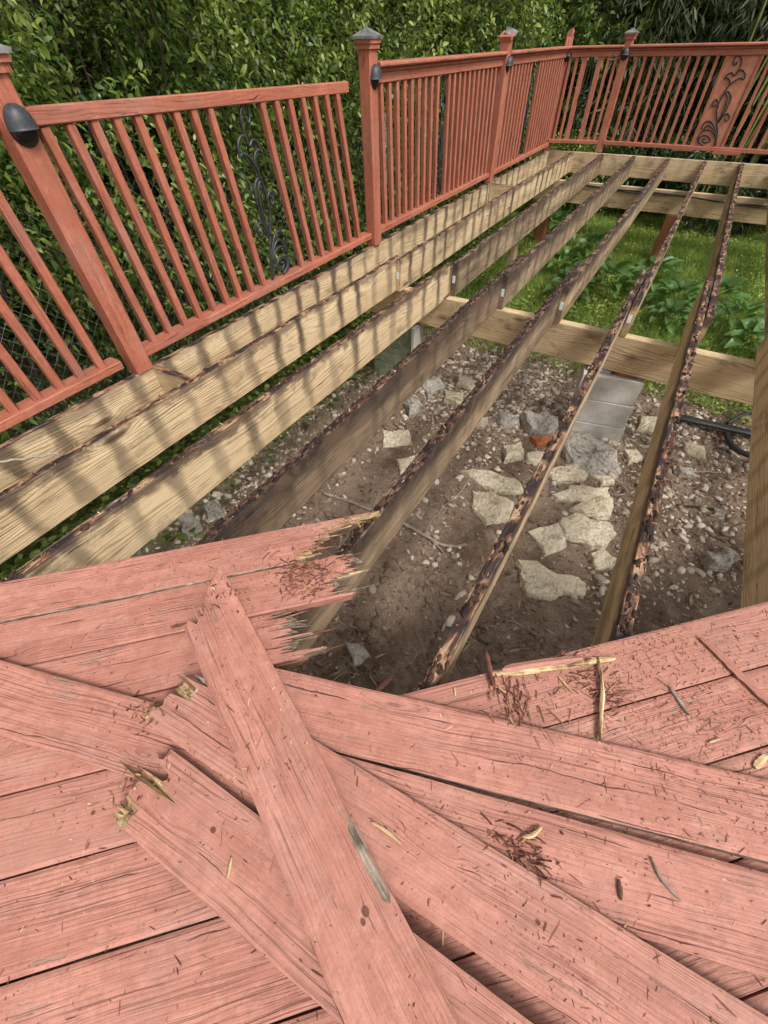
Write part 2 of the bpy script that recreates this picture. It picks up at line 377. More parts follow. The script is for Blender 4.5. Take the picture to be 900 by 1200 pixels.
# ------------------------------------------------------------------ object helpers
def tag(o, label=None, cat=None, group=None, kind=None):
    if label: o['label'] = label
    if cat: o['category'] = cat
    if group: o['group'] = group
    if kind: o['kind'] = kind
    return o
def thing(name, loc=(0, 0, 0), label=None, cat=None, group=None, rz=0.0):
    o = bpy.data.objects.new(name, None); COL.objects.link(o)
    o.empty_display_size = .1
    o.location = loc; o.rotation_euler = (0, 0, rz)
    return tag(o, label, cat, group)
def link(name, me, mats, parent=None, world=None, smooth=False):
    o = bpy.data.objects.new(name, me); COL.objects.link(o)
    if not isinstance(mats, (list, tuple)): mats = [mats]
    if len(me.materials) == 0:
        for m in mats: me.materials.append(m)
    if smooth: me.polygons.foreach_set('use_smooth', [True] * len(me.polygons))
    if parent is not None:
        o.parent = parent
        # children are placed in world space: undo the parent's own transform
        pm = parent_world(parent)
        o.matrix_local = pm.inverted() @ (world if world is not None else Matrix())
    elif world is not None:
        o.matrix_world = world
    return o
def parent_world(o):
    m = Matrix.LocRotScale(o.location, o.rotation_euler, o.scale)
    return parent_world(o.parent) @ m if o.parent else m
def mesh(name, v, f, mi=None):
    me = bpy.data.meshes.new(name)
    me.from_pydata([tuple(map(float, q)) for q in v], [], f)
    if mi is not None: me.polygons.foreach_set('material_index', mi)
    me.update()
    return me
def mesh_np(name, V, F):
    """V (n,3), F (m,k) uniform polygons"""
    me = bpy.data.meshes.new(name)
    V = np.ascontiguousarray(V, dtype=np.float32); F = np.ascontiguousarray(F, dtype=np.int32)
    me.vertices.add(len(V)); me.vertices.foreach_set('co', V.ravel())
    k = F.shape[1]
    me.loops.add(F.size); me.loops.foreach_set('vertex_index', F.ravel())
    me.polygons.add(len(F)); me.polygons.foreach_set('loop_start', np.arange(0, F.size, k, dtype=np.int32))
    me.update(calc_edges=True); me.validate()
    return me
def axis_matrix(p0, p1, up=(0, 0, 1)):
    """local x from p0 to p1, local z as near to up as it can be; origin at the middle"""
    p0 = Vector(p0); p1 = Vector(p1); x = (p1 - p0).normalized(); u = Vector(up)
    y = u.cross(x)
    if y.length < 1e-5: y = Vector((0, 1, 0))
    y.normalize(); z = x.cross(y)
    m = Matrix((x, y, z)).transposed().to_4x4(); m.translation = (p0 + p1) / 2
    return m
LUM = {}
def lumber_mesh(L, w, h, ch=.004, nx=1, rough_top=0.0, seed=0, top_cols=2, mat=''):
    """stick of timber: local x along, y across (w), z up (h), eased edges; rough_top pits and lifts the top"""
    key = (round(L, 3), w, h, ch, nx, rough_top, seed, mat)
    if key in LUM: return LUM[key]
    a, b = w / 2, h / 2
    prof = [(-a, -b + ch), (-a, b - ch)]
    tops = np.linspace(-a + ch, a - ch, max(2, top_cols))
    prof += [(q, b) for q in tops]
    prof += [(a, b - ch), (a, -b + ch), (a - ch, -b), (-a + ch, -b)]
    prof = np.array(prof); k = len(prof)
    xs = np.linspace(-L / 2, L / 2, nx + 1)
    V = np.zeros((nx + 1, k, 3)); V[:, :, 0] = xs[:, None]; V[:, :, 1] = prof[None, :, 0]; V[:, :, 2] = prof[None, :, 1]
    if rough_top > 0:
        for j in range(1, 3 + len(tops)):
            n = fbm(xs * 14 + seed * 3.1, np.full_like(xs, j * .55 + seed), seed) - .48
            n2 = np.clip(fbm(xs * 3.2 + seed, np.full_like(xs, j * .35 + seed * 2), seed + 9) - .55, 0, 1)
            V[:, j, 2] += rough_top * (1.3 * n - 5.0 * n2)
            if j in (1, 2 + len(tops)): V[:, j, 2] += rough_top * .0
            V[:, j, 1] += rough_top * .5 * (vnoise(xs * 20, np.full_like(xs, j + 7.3), seed) - .5)
    # slight crook of the stick
    if nx > 8:
        V[:, :, 1] += (.0035 * np.sin(xs * 1.3 + seed))[:, None]
    verts = V.reshape(-1, 3)
    f = []
    for i in range(nx):
        for j in range(k):
            j2 = (j + 1) % k
            f.append((i * k + j, (i + 1) * k + j, (i + 1) * k + j2, i * k + j2))
    f.append(tuple(range(k))); f.append(tuple(reversed(range(nx * k, nx * k + k))))
    f = [tuple(reversed(q)) for q in f]
    me = mesh("timber", verts, f); LUM[key] = me
    return me
def stick(name, p0, p1, w, h, mat, parent, up=(0, 0, 1), color=(0, 0, 0), **kw):
    L = (Vector(p1) - Vector(p0)).length
    o = link(name, lumber_mesh(L, w, h, mat=mat.name, **kw), mat, parent, axis_matrix(p0, p1, up))
    o.color = (*color, 1)
    return o
def catmull(P, n=6, closed=False):
    P = [np.array(q, float) for q in P]; out = []
    for i in range(len(P) - 1):
        a = P[max(i - 1, 0)]; b = P[i]; c = P[i + 1]; d = P[min(i + 2, len(P) - 1)]
        for k in range(n):
            t = k / n
            out.append(.5 * ((2 * b) + (c - a) * t + (2 * a - 5 * b + 4 * c - d) * t * t + (3 * b - a - 3 * c + d) * t ** 3))
    out.append(P[-1]); return np.array(out)
def tube_data(P, r, k=6, base=0):
    P = np.asarray(P, float); n = len(P); r = np.broadcast_to(np.asarray(r, float), (n,))
    T = np.gradient(P, axis=0); T /= np.linalg.norm(T, axis=1)[:, None] + 1e-9
    ref = np.array([0, 0, 1.0]) if abs(T[:, 2]).mean() < .8 else np.array([1.0, 0, 0])
    A = np.cross(T, ref); A /= np.linalg.norm(A, axis=1)[:, None] + 1e-9
    B = np.cross(T, A)
    th = np.arange(k) * 2 * np.pi / k
    V = P[:, None] + r[:, None, None] * (np.cos(th)[None, :, None] * A[:, None] + np.sin(th)[None, :, None] * B[:, None])
    F = [(base + i * k + j, base + i * k + (j + 1) % k, base + (i + 1) * k + (j + 1) % k, base + (i + 1) * k + j) for i in range(n - 1) for j in range(k)]
    F.append(tuple(base + j for j in reversed(range(k)))); F.append(tuple(base + (n - 1) * k + j for j in range(k)))
    return V.reshape(-1, 3), F
def tubes(name, paths, mat, parent=None, k=6):
    V = []; F = []; b = 0
    for P, r in paths:
        v, f = tube_data(P, r, k, b); V.append(v); F += f; b += len(v)
    return link(name, mesh(name, np.concatenate(V), F), mat, parent, None, True)

# ------------------------------------------------------------------ ground sheet
G = -1.0
def ground_h(x, y):
    near = np.clip(1 - np.maximum(np.abs(x - 1.6) - 3.5, 0) / 2, 0, 1) * np.clip(1 - np.maximum(np.abs(y - 2) - 5, 0) / 3, 0, 1)
    h = .10 * (fbm(x * 1.1 + 5, y * 1.1 + 9, 3) - .47) + .035 * (fbm(x * 7, y * 7, 5) - .47)
    return G + h * near
gx = np.concatenate([[-120, -40, -14, -7, -4, -2.5], np.arange(-1.5, 4.6, .03), [5.5, 7, 10, 20, 50, 120]])
gy = np.concatenate([[-120, -40, -14, -7, -4], np.arange(-2.5, 3.4, .03), np.arange(3.4, 10, .2), [11, 13, 18, 30, 60, 120]])
GX, GY = np.meshgrid(gx, gy); GZ = ground_h(GX, GY)
nxg, nyg = len(gx), len(gy)
idx = np.arange(nxg * nyg).reshape(nyg, nxg)
Fg = np.stack([idx[:-1, :-1], idx[:-1, 1:], idx[1:, 1:], idx[1:, :-1]], -1).reshape(-1, 4)
ground = link("ground", mesh_np("ground", np.stack([GX, GY, GZ], -1).reshape(-1, 3), Fg), M['soil'], None, None, True)
tag(ground, "bare brown soil under the deck frame running into lawn", None, None, 'structure')

# ------------------------------------------------------------------ the deck: joists, beams, boards
deck = thing("wooden_deck", (1.6, 1.0, -.1), "half stripped wooden deck of bare joists and diagonal salmon boards", "deck")
S = .4064; JH = .224; JW = .038
#            k : near (dark, top, stain)   far
JN = {1: (.12, .8, 1.0), 2: (.10, .9, 1.0), 3: (.95, 1.0, .6), 4: (.72, 1.0, .35), 5: (.40, 1.0, .4), 6: (.30, 1.0, .3), 7: (.12, .8, .45), 8: (.4, .9, .6), 9: (.4, .9, .6)}
JF = {1: (.24, .8, 1.0), 2: (.62, .9, .8), 3: (.66, 1.0, .7), 4: (.60, 1.0, .6), 5: (.42, 1.0, .6), 6: (.45, 1.0, .5), 7: (.5, .8, .5), 8: (.4, .9, .6), 9: (.4, .9, .6)}
lap_near = {1: 2.50, 2: 2.55, 3: 2.94, 4: 2.98, 5: 3.05, 6: 3.1, 7: 2.7, 8: 2.9, 9: 2.9}
lap_far = {1: 2.43, 2: 2.56, 3: 2.50, 4: 2.48, 5: 2.49, 6: 2.44, 7: 2.46, 8: 2.5, 9: 2.5}
sx = {1: .003, 2: 0, 3: -.006, 4: 0, 5: .012, 6: -.008, 7: -.015, 8: 0, 9: 0}
joists = []
for k in range(1, 10):
    xr = k * S + sx[k]
    y0, y1 = -2.3, lap_near[k]
    j = stick("joist", (xr - JW / 2, y0, -JH / 2), (xr - JW / 2, y1, -JH / 2), JW, JH, M['lumber'], deck, color=JN[k], nx=int((y1 - y0) / .02), rough_top=.0045, seed=k, top_cols=4, ch=.003)
    joists.append(j)
    xf = xr + JW / 2 + .003
    y0, y1 = lap_far[k], 7.245
    j2 = stick("joist", (xf, y0, -JH / 2 + .002), (xf - .012, y1, -JH / 2 + .002), JW, JH, M['lumber'], deck, color=JF[k], nx=int((y1 - y0) / .025), rough_top=.0045, seed=k + 20, top_cols=4, ch=.003)
    joists.append(j2)
    if k in (3, 4, 7): tag(j, "dark weathered joist with a blackened top")
    if k in (1, 2, 3, 4, 5):   # paper grade label stapled to the end
        lb = stick("grade_label", (xf - .002, y0 - .0012, -.085), (xf - .002, y0 - .0012, -.135), .022, .0012, M['white'], j2, up=(0, -1, 0), ch=.0002)
rim_c = (.24, .5, .9)
for (y0, y1, xx, sd) in ((-2.3, 2.58, .099, 41), (2.5, 7.2, .092, 42)):
    o = stick("rim_joist", (xx, y0, -JH / 2), (xx, y1, -JH / 2), JW, JH, M['lumber'], deck, color=rim_c, nx=int((y1 - y0) / .025), rough_top=.003, seed=sd, top_cols=3, ch=.003)
    joists.append(o)
    sdx = .0
o = stick("rim_joist", (.075, 7.268, -JH / 2 + .001), (4.4, 7.268, -JH / 2 + .001), JW, JH, M['lumber'], deck, color=(0, .0, .25), nx=150, rough_top=.002, seed=50, ch=.003)
o2 = stick("rim_joist", (.075, 7.31, -JH / 2 - .004), (4.4, 7.31, -JH / 2 - .004), JW, JH, M['lumber'], deck, color=(.2, .2, .25), nx=4, ch=.003)
for yb in (.52, 5.02):
    stick("blocking", (.121, yb, -.10), (.374, yb + .01, -.10), JW, .19, M['lumber'], deck, color=(.1, .3, .2), nx=12, ch=.003)
# beams the joists sit on
BH = .235
for dy, c in ((0, (-.05, 0, .12)), (.041, (0, 0, .1))):
    stick("beam", (.02, 2.512 + dy, -JH - BH / 2 - .001 - dy * .1), (4.4, 2.512 + dy, -JH - BH / 2 - .001 - dy * .1), JW, BH, M['lumber'], deck, color=c, nx=4, ch=.004)
    stick("beam", (.15, 6.745 + dy, -JH - BH / 2 - .001 - dy * .1), (4.4, 6.745 + dy, -JH - BH / 2 - .001 - dy * .1), JW, BH, M['lumber'], deck, color=c, nx=4, ch=.004)
for (px, py) in ((.35, 6.765), (1.955, 6.765), (3.7, 6.765)):
    stick("support_post", (px, py, G - .05), (px, py, -JH - BH - .006), .14, .14, M['pressure'], deck, up=(0, -1, 0), ch=.008)
stick("support_post", (.62, 4.62, G - .05), (.62, 4.62, -.228), .09, .09, M['lumber'], deck, up=(0, -1, 0), ch=.006, color=(.5, 0, 0))
# ---- boards
def jag(ny, depth, rough, seed, slope=0.0, steps=5):
    """offset (metres, measured back from the end) of a torn end: runs of fibres of uneven width break at their own length"""
    r = np.random.default_rng(seed); e = np.zeros(ny + 1); i = 0; lvl = r.random() * depth
    while i <= ny:
        wdt = int(r.integers(1, 5)); tgt = np.clip(lvl + r.normal() * depth * .45, 0, depth)
        for j in range(i, min(ny + 1, i + wdt)): e[j] = tgt + rough * .45 * r.random() + rough * .5 * (j - i) / wdt * (1 if r.random() > .5 else -1)
        lvl = tgt; i += wdt
    fine = r.random(ny + 1) ** 3 * rough * 1.1 - (r.random(ny + 1) > .90) * r.random(ny + 1) * rough * 1.2
    return e + fine * (ny > 24) + slope * np.linspace(0, 1, ny + 1)
def board_mesh(L, w, t, eA=None, eB=None, coreA=None, coreB=None, ny=20, cup=.0012, seed=0, nx=None, bow=0.0, bare=0):
    """deck board lying along local x from 0 to L, top at z=0; torn ends are given as column offsets"""
    zero = np.zeros(ny + 1)
    eA = zero if eA is None else eA; eB = zero if eB is None else eB
    cA = eA if coreA is None else coreA; cB = eB if coreB is None else coreB
    nx = nx or max(10, int(L / .05))
    u = np.linspace(-1, 1, ny + 1); yy = u * w / 2
    rr = .005
    d = np.clip((np.abs(yy) - (w / 2 - rr)) / rr, 0, 1)
    ztop = -rr * .55 * d ** 2 + cup * (u ** 2)
    s = np.linspace(0, 1, nx + 1)
    s = .5 - .5 * np.cos(np.pi * s) * (.55 + .45 * np.abs(np.cos(np.pi * s)))
    X = eA[None, :] + s[:, None] * (L - eB - eA)[None, :]
    Xb = cA[None, :] + s[:, None] * (L - cB - cA)[None, :]
    wav = .0014 * (fbm(s * L * 3 + seed, s * 0 + seed, seed) - .47)
    edge = .0022 * (fbm(s * L * 9 + seed * 3, s * 0 + 4, seed + 2) - .47)
    Z = ztop[None, :] + wav[:, None] + bow * (s[:, None] - .5) ** 2
    Y = np.repeat(yy[None, :], nx + 1, 0) + edge[:, None] * u[None, :] * 0 + (np.abs(u) > .99)[None, :] * edge[:, None]
    top = np.stack([X, Y, Z], -1); bot = np.stack([Xb, Y, Z * 0 - t + wav[:, None] + bow * (s[:, None] - .5) ** 2], -1)
    # middle layer at each end lets the core stick out ragged between top skin and underside
    V = np.concatenate([top.reshape(-1, 3), bot.reshape(-1, 3)])
    n1 = (nx + 1) * (ny + 1); F = []; MI = []
    I = lambda i, j: i * (ny + 1) + j
    for i in range(nx):
        for j in range(ny):
            F.append((I(i, j), I(i + 1, j), I(i + 1, j + 1), I(i, j + 1))); MI.append(2 if j < bare else 0)
            F.append((n1 + I(i, j), n1 + I(i, j + 1), n1 + I(i + 1, j + 1), n1 + I(i + 1, j))); MI.append(2)
        F.append((I(i, 0), n1 + I(i, 0), n1 + I(i + 1, 0), I(i + 1, 0))); MI.append(3)
        F.append((I(i, ny), I(i + 1, ny), n1 + I(i + 1, ny), n1 + I(i, ny))); MI.append(3)
    for j in range(ny):
        F.append((I(0, j), I(0, j + 1), n1 + I(0, j + 1), n1 + I(0, j))); MI.append(1)
        F.append((I(nx, j), n1 + I(nx, j), n1 + I(nx, j + 1), I(nx, j + 1))); MI.append(1)
    return mesh("board", V, F, MI)
boards = []           # for scattering chips later
BW, BT = .1405, .0275
FW = .1432           # the fixed boards sit almost tight
u45 = Vector((1, 1, 0)).normalized(); n45 = Vector((-1, 1, 0)).normalized()
def plank_matrix(org, ang, ztop, pitch=0.0, roll=0.0):
    return Matrix.Translation((org[0], org[1], ztop)) @ Matrix.Rotation(ang, 4, 'Z') @ Matrix.Rotation(-pitch, 4, 'Y') @ Matrix.Rotation(roll, 4, 'X')
def slivers(parent, pm, ends, seed):
    """long torn fibres standing out of a broken end, joined to the board they belong to"""
    r = np.random.default_rng(seed)
    for (x, y, L, wd, side) in ends:
        z0 = -.003 - r.random() * .018
        V = [(0, -wd / 2, 0), (0, wd / 2, 0), (0, wd / 2, -.006), (0, -wd / 2, -.006),
             (L * .55, -wd * .32, .002), (L * .55, wd * .3, .002), (L * .55, wd * .3, -.004), (L * .55, -wd * .3, -.004), (L, 0, .001 + r.normal() * .004)]
        F = [(0, 4, 5, 1), (1, 5, 6, 2), (2, 6, 7, 3), (3, 7, 4, 0), (4, 8, 5), (5, 8, 6), (6, 8, 7), (7, 8, 4), (0, 1, 2, 3)]
        a = r.normal() * .07 + (0 if side > 0 else math.pi)
        link("splinter", mesh("splinter", V, F), [M['raw'], M['gap'], M['chip_d'], M['chip_d'], M['deck']][int(r.integers(0, 5))], parent, pm @ Matrix.Translation((x, y, z0)) @ Matrix.Rotation(a, 4, 'Z') @ Matrix.Rotation(r.normal() * .04, 4, 'Y'))
PM = [M['deck'], M['raw'], M['gap'], M['deck']]
# fixed diagonal boards: offsets of their upper edges along n45
rows = [-.972 - .1465 * i for i in range(14)]
def deck_board(upper, s0, s1, eA=None, eB=None, coreB=None, coreA=None, seed=0, tint=0.0, edge_raw=False, drop=0.0):
    c = upper - FW / 2
    org = u45 * s0 + n45 * c
    pm = plank_matrix(org, R(44.8), .03 - drop)
    me = board_mesh(s1 - s0, FW, BT, eA, eB, coreA, coreB, seed=seed, bare=1 if edge_raw else 0, ny=60 if eB is not None else 20)
    o = link("deck_board", me, [M['deck'], M['gap'] if eB is not None and not edge_raw else M['raw'], M['gap'], M['gap'] if edge_raw else M['deck']], deck, pm)
    o.color = (tint, 0, 0, 1); boards.append(o)
    return o, pm
rng = np.random.default_rng(3)
ENDS = {0: 1.265, 1: 1.215, 2: 1.085, 3: 1.0}
for i, up in enumerate(rows):
    s0 = .05 / .7071 + (up - BW / 2)        # boards start over the outer rim
    if i in ENDS:
        s1 = ENDS[i]
        eB = jag(60, .075, .034, 60 + i, slope={0: -.07, 1: .0, 2: .03, 3: .0}[i])
        eB = eB - eB.min()
        uu = np.linspace(0, 1, 61)
        if i == 0:   # this one runs out to a single long point along its upper edge
            eB = np.where(uu > .80, .02 + .16 * (1 - uu), .06 + .14 * (1 - uu)) + jag(60, .03, .026, 66); eB[-5:] = (.012, -.006, -.025, -.045, -.06)
        core = eB - .006 + .035 * (jag(60, .6, .3, 160 + i) - .35)
        o, pm = deck_board(up, s0, s1, None, eB, core, seed=i, tint=.1 * i, edge_raw=(i == 0))
        L = s1 - s0
        slivers(o, pm, [(L - .05 - float(np.interp(y, np.linspace(-FW / 2, FW / 2, 61), eB)) - rng.random() * .03, y, .045 + rng.random() ** 2 * .11, .0025 + .007 * rng.random() ** 2, 1) for y in np.linspace(-.068, .068, 40) + rng.normal(size=40) * .003], i)
        tag(o, {0: "torn deck board ending in one long pale point", 1: "ragged deck board crumbling at its torn end", 2: "ragged deck board torn short beside the crossing plank", 3: "torn deck board mostly under loose planks"}[i])
        # the right-hand continuation is gone
    else:
        deck_board(up, s0, 4.55, seed=i, tint=float(rng.random()))

# ------------------------------------------------------------------ loose broken planks
def loose(name, label, ang, offs, s0, s1, ztop, eA=None, eB=None, cA=None, cB=None, seed=0, tint=0.0, pitch=0.0, roll=0.0, edge=None, bow=0.0, ny=20):
    th = R(ang); d = Vector((math.cos(th), math.sin(th), 0)); n = Vector((-math.sin(th), math.cos(th), 0))
    org = d * s0 + n * offs
    pm = plank_matrix(org, th, ztop, pitch, roll)
    o = link(name, board_mesh(s1 - s0, BW, BT, eA, eB, cA, cB, seed=seed, bow=bow, ny=ny), [M['deck'], M['raw'], M['gap'], edge or M['deck']], None, pm)
    o.color = (tint, 0, 0, 1); boards.append(o)
    return tag(o, label, "board", "loose broken deck boards"), pm
u21 = np.linspace(0, 1, 21)
# long one that runs under the two broken ones
lb1, _ = loose("loose_board", "long weathered board underneath, running the whole width below the crossing planks", 17.8, -1.056, .25, 3.4, .0600, seed=31, tint=.15, edge=M['gap'])
lb5, _ = loose("loose_board", "clean knotted board lying across the end of the open hole", 18.8, -.941, 1.385, 3.4, .0605, eA=jag(20, .03, .02, 5), seed=32, tint=.0, edge=M['gap'])
eA4 = .02 + jag(20, .022, .012, 8) + np.where((u21 > .5) & (u21 < .8), .055, 0) + np.where(u21 > .8, .085, 0)
cA4 = eA4 - np.where((u21 > .02) & (u21 < .30), .022, 0) - np.where((u21 > .5) & (u21 < .8), .06, .004) - np.where(u21 > .8, .03, 0)
lb4, pm4 = loose("loose_board", "broken board with nail holes and a grey torn end beside the topmost plank", 4.1, -.6245, 1.475, 3.2, .0905, eA=eA4, cA=cA4, seed=33, tint=.2, edge=M['gap'], pitch=R(-.5))
eA2 = .012 + jag(20, .014, .010, 12) + np.where(u21 < .26, .04, 0) + np.where((u21 > .50) & (u21 < .60), .10, 0) + np.where(u21 > .80, .012, 0) + np.where((u21 > .60) & (u21 < .80), .045, 0)
cA2 = eA2 - np.where(u21 < .28, .04 + .012 * np.sin(u21 * 60), 0) - np.where((u21 > .46) & (u21 < .62), .085, .006)
lb2, pm2 = loose("loose_board", "broken board with rotten yellow end lying lowest left of the topmost plank", 2.9, -.744, 1.565, 3.1, .0900, eA=eA2, cA=cA2, seed=34, tint=.35, edge=M['gap'])
eA3 = .125 * (1 - u21) ** 1.0 + jag(20, .018, .012, 15) * np.where(u21 < .85, 1, .1); eA3[-1] = 0.0; eA3[-2] = .002
eA3 = eA3 + np.where((u21 > .18) & (u21 < .5), .02, 0)
cA3 = eA3 - np.where((u21 > .1) & (u21 < .55), .025, .002)
lb3, pm3 = loose("loose_board", "topmost plank with pointed torn tip crossing over the other broken boards", -23.7, .2975, 1.375, 3.0, .1205, eA=eA3, cA=cA3, seed=35, tint=.0, edge=M['gap'])
slivers(lb4, pm4, [(.085, .045, .05, .016, -1), (.075, .032, .07, .010, -1), (.08, .056, .035, .009, -1), (.05, -.05, .03, .006, -1)], 71)
slivers(lb2, pm2, [(.06, -.06, .045, .010, -1), (.06, -.048, .06, .007, -1), (.07, .012, .03, .010, -1)], 72)
slivers(lb3, pm3, [(.12, -.035, .05, .006, -1), (.11, -.02, .04, .005, -1), (.10, -.01, .045, .004, -1)], 73)
# bare patches where paint has flaked off, recessed into the board they mark
def patch(board, pm, pts, mat):
    c = np.mean(pts, 0); V = [(x, y, .0011) for x, y in pts] + [(c[0], c[1], .0016)]
    n = len(pts); F = [(i, (i + 1) % n, n) for i in range(n)]
    link("bare_patch", mesh("bare_patch", V, F), mat, board, pm)
def ragged(x0, x1, y0, y1, n=12, seed=0):
    r = np.random.default_rng(seed); xs = np.linspace(x0, x1, n)
    return [(x, y0 + .1 * (y1 - y0) * r.normal() + (.5 * (y1 - y0) if i in (0, n - 1) else 0)) for i, x in enumerate(xs)] + \
           [(x, y1 + .1 * (y1 - y0) * r.normal() - (.4 * (y1 - y0) if i in (0, n - 1) else 0)) for i, x in enumerate(xs)][::-1]
patch(lb3, pm3, ragged(.685, .815, .052, .066, 12, 1), M['gap'])
patch(lb2, pm2, ragged(.46, .56, .002, .026, 12, 2), M['gap'])
def nail_hole(board, pm, x, y, r=.0035, nail=True):
    th = np.arange(8) * math.pi / 4
    V = [(x + r * 1.2 * math.cos(a), y + r * math.sin(a), .0014) for a in th] + [(x, y, .0012)]
    link("nail_hole", mesh("nail_hole", V, [(i, (i + 1) % 8, 8) for i in range(8)]), M['chip_d'], board, pm)
for b, pm, L in ((lb4, pm4, ((.575, .006), (.515, -.045), (.86, .012), (1.07, -.02))), (lb5, None, ())):
    for q in L: nail_hole(b, pm, *q)
nail_hole(lb3, pm3, .80, .022, .006)
nail_hole(lb3, pm3, .808, .012, .004)
nail_hole(lb2, pm2, .215, .012, .005)

# ------------------------------------------------------------------ railing
RX = .06                      # plane of the balusters on the long side
BAL = .034
def vstick(name, p0, p1, w, mat, parent, **kw):
    return stick(name, p0, p1, w, w, mat, parent, up=(1, 0, 0), **kw)
def scroll_paths(W, H):
    """wrought iron leaf scroll in a W x H panel: list of 2-D strokes (u, v)"""
    def px(p):
        v = (930 - p[1]) / 830; left = 150 + v * 330; wd = 282 + v * 26
        return ((p[0] - left) / wd * W, v * H)
    st = [[(385, 925), (405, 800), (398, 700), (390, 600), (398, 540), (440, 450), (490, 370), (512, 330), (500, 300), (470, 288), (448, 300)],
          [(500, 360), (560, 310), (610, 290), (635, 296), (640, 305)],
          [(448, 300), (480, 258), (520, 245), (550, 270)],
          [(550, 270), (590, 225), (630, 225), (655, 260), (642, 305)],
          [(560, 262), (600, 190), (607, 130), (575, 100), (540, 120), (530, 160), (550, 178), (565, 150)],
          [(400, 690), (450, 600), (480, 520), (492, 460), (478, 425), (455, 430)],
          [(405, 680), (470, 600), (510, 520), (528, 460), (510, 415), (480, 408)],
          [(398, 560), (405, 510), (385, 482), (355, 495), (345, 530), (360, 545), (378, 525)],
          [(410, 700), (450, 640), (490, 610), (520, 625), (515, 660), (490, 675), (478, 650)],
          [(240, 770), (265, 705), (310, 685), (355, 705), (385, 770), (395, 820)],
          [(250, 790), (290, 735), (335, 735), (370, 775), (392, 830)],
          [(215, 915), (205, 860), (240, 795), (300, 768), (360, 790), (390, 850), (375, 915)]]
    sp = [(285 + (20 + 55 * a) * math.cos(1.5 + a * 9.2), 868 - (8 + 52 * a) * math.sin(1.5 + a * 9.2)) for a in np.linspace(0, 1, 16)]
    st.append(sp)
    return [catmull([px(q) for q in s], 5) for s in st]
def ornament(parent, org, du, W, H, out, board=False, r=.0062, flip=False):
    du = Vector(du).normalized()
    if board:
        th = .016
        p0 = Vector(org) + du * W / 2
        stick("ornament_board", p0, p0 + Vector((0, 0, H)), W, th, M['copper'], parent, up=tuple(out), ch=.002)
    off = Vector(out) * (.016 if board else 0)
    P = []
    for s in scroll_paths(W, H):
        uu = (W - s[:, 0]) if flip else s[:, 0]
        pts = np.array([Vector(org) + off + du * float(a) + Vector((0, 0, float(b))) for a, b in zip(uu, s[:, 1])])
        P.append((pts, r * 1.25))
    tubes("iron_scroll", P, M['iron'], parent, 6)
def span(label, y0, y1, bal, zb, top=None, cap=None, boty=None, group="railing spans between the posts"):
    t = thing("railing_span", (RX, (y0 + y1) / 2, zb), label, "railing", group)
    by0, by1 = boty or (y0, y1)
    stick("bottom_rail", (RX - .004, by0, zb + .019), (RX - .004, by1, zb + .019), .085, .038, M['rail'], t, ch=.004, nx=20)
    if top: stick("top_rail", (RX, top[0], top[2]), (RX, top[1], top[3]), .044, .05, M['rail'], t, ch=.004, nx=20)
    if cap:
        stick("top_rail", (RX, y0, .905), (RX, y1, .905), .05, .05, M['rail'], t, ch=.004, nx=8)
        stick("cap_moulding", (RX, y0, .940), (RX, y1, .940), .085, .022, M['rail'], t, ch=.009, nx=4)
        stick("cap_board", (RX, y0, .964), (RX, y1, .964), .135, .026, M['rail'], t, ch=.008, nx=20)
    for (yb, yt, zt) in bal:
        vstick("baluster", (RX, yb, zb + .036), (RX, yt, zt), BAL, M['rail'], t, ch=.004, nx=6)
    return t
lin = lambda a, b, n: [a + (b - a) * i / (n - 1) for i in range(n)]
b0 = [(y, y - .02, .90) for y in lin(-1.6, .305, 20)]
span("railing span left of the nearest lamp post, cut off by the frame", -1.72, .385, b0, .045, top=(-1.72, .40, .915, .915))
b1 = list(zip(lin(.60, 1.42, 9), lin(.55, 1.32, 9), [.885] * 9)) + list(zip(lin(1.79, 2.47, 7), lin(1.67, 2.32, 7), [.87] * 7))
s1 = span("leaning railing span with bare top rail stopping short of the capped post", .5, 2.66, b1, .045, top=(.495, 2.43, .915, .882), boty=(.50, 2.655))
ornament(s1, (RX, 1.70, .085), (0, -1, 0), .24, .79, (1, 0, 0), False, .006)
for o in [c for c in s1.children if c.name.startswith('iron')]:
    m = Matrix.Identity(4)
    o.data.transform(Matrix(((1, 0, 0, 0), (0, 1, -.10, .012), (0, 0, 1, 0), (0, 0, 0, 1))))
b2 = list(zip(lin(2.86, 3.72, 9), lin(2.82, 3.66, 9), [.90] * 9)) + list(zip(lin(3.92, 4.93, 11), lin(3.86, 4.86, 11), [.90] * 11))
s2 = span("middle railing span with moulded cap between the capped post and the tilted cap post", 2.72, 4.99, b2, .05, cap=True)
ornament(s2, (RX - .01, 3.745, .09), (0, 1, 0), .14, .79, (1, 0, 0), False, .006)
b3 = list(zip(lin(5.13, 5.93, 9), lin(5.11, 5.90, 9), [.90] * 9)) + list(zip(lin(6.24, 7.12, 10), lin(6.20, 7.09, 10), [.90] * 10))
s3 = span("far railing span with close set balusters running up to the corner post", 5.07, 7.17, b3, .05, cap=True)
ornament(s3, (RX - .01, 5.97, .09), (0, 1, 0), .2, .79, (1, 0, 0), False, .006)
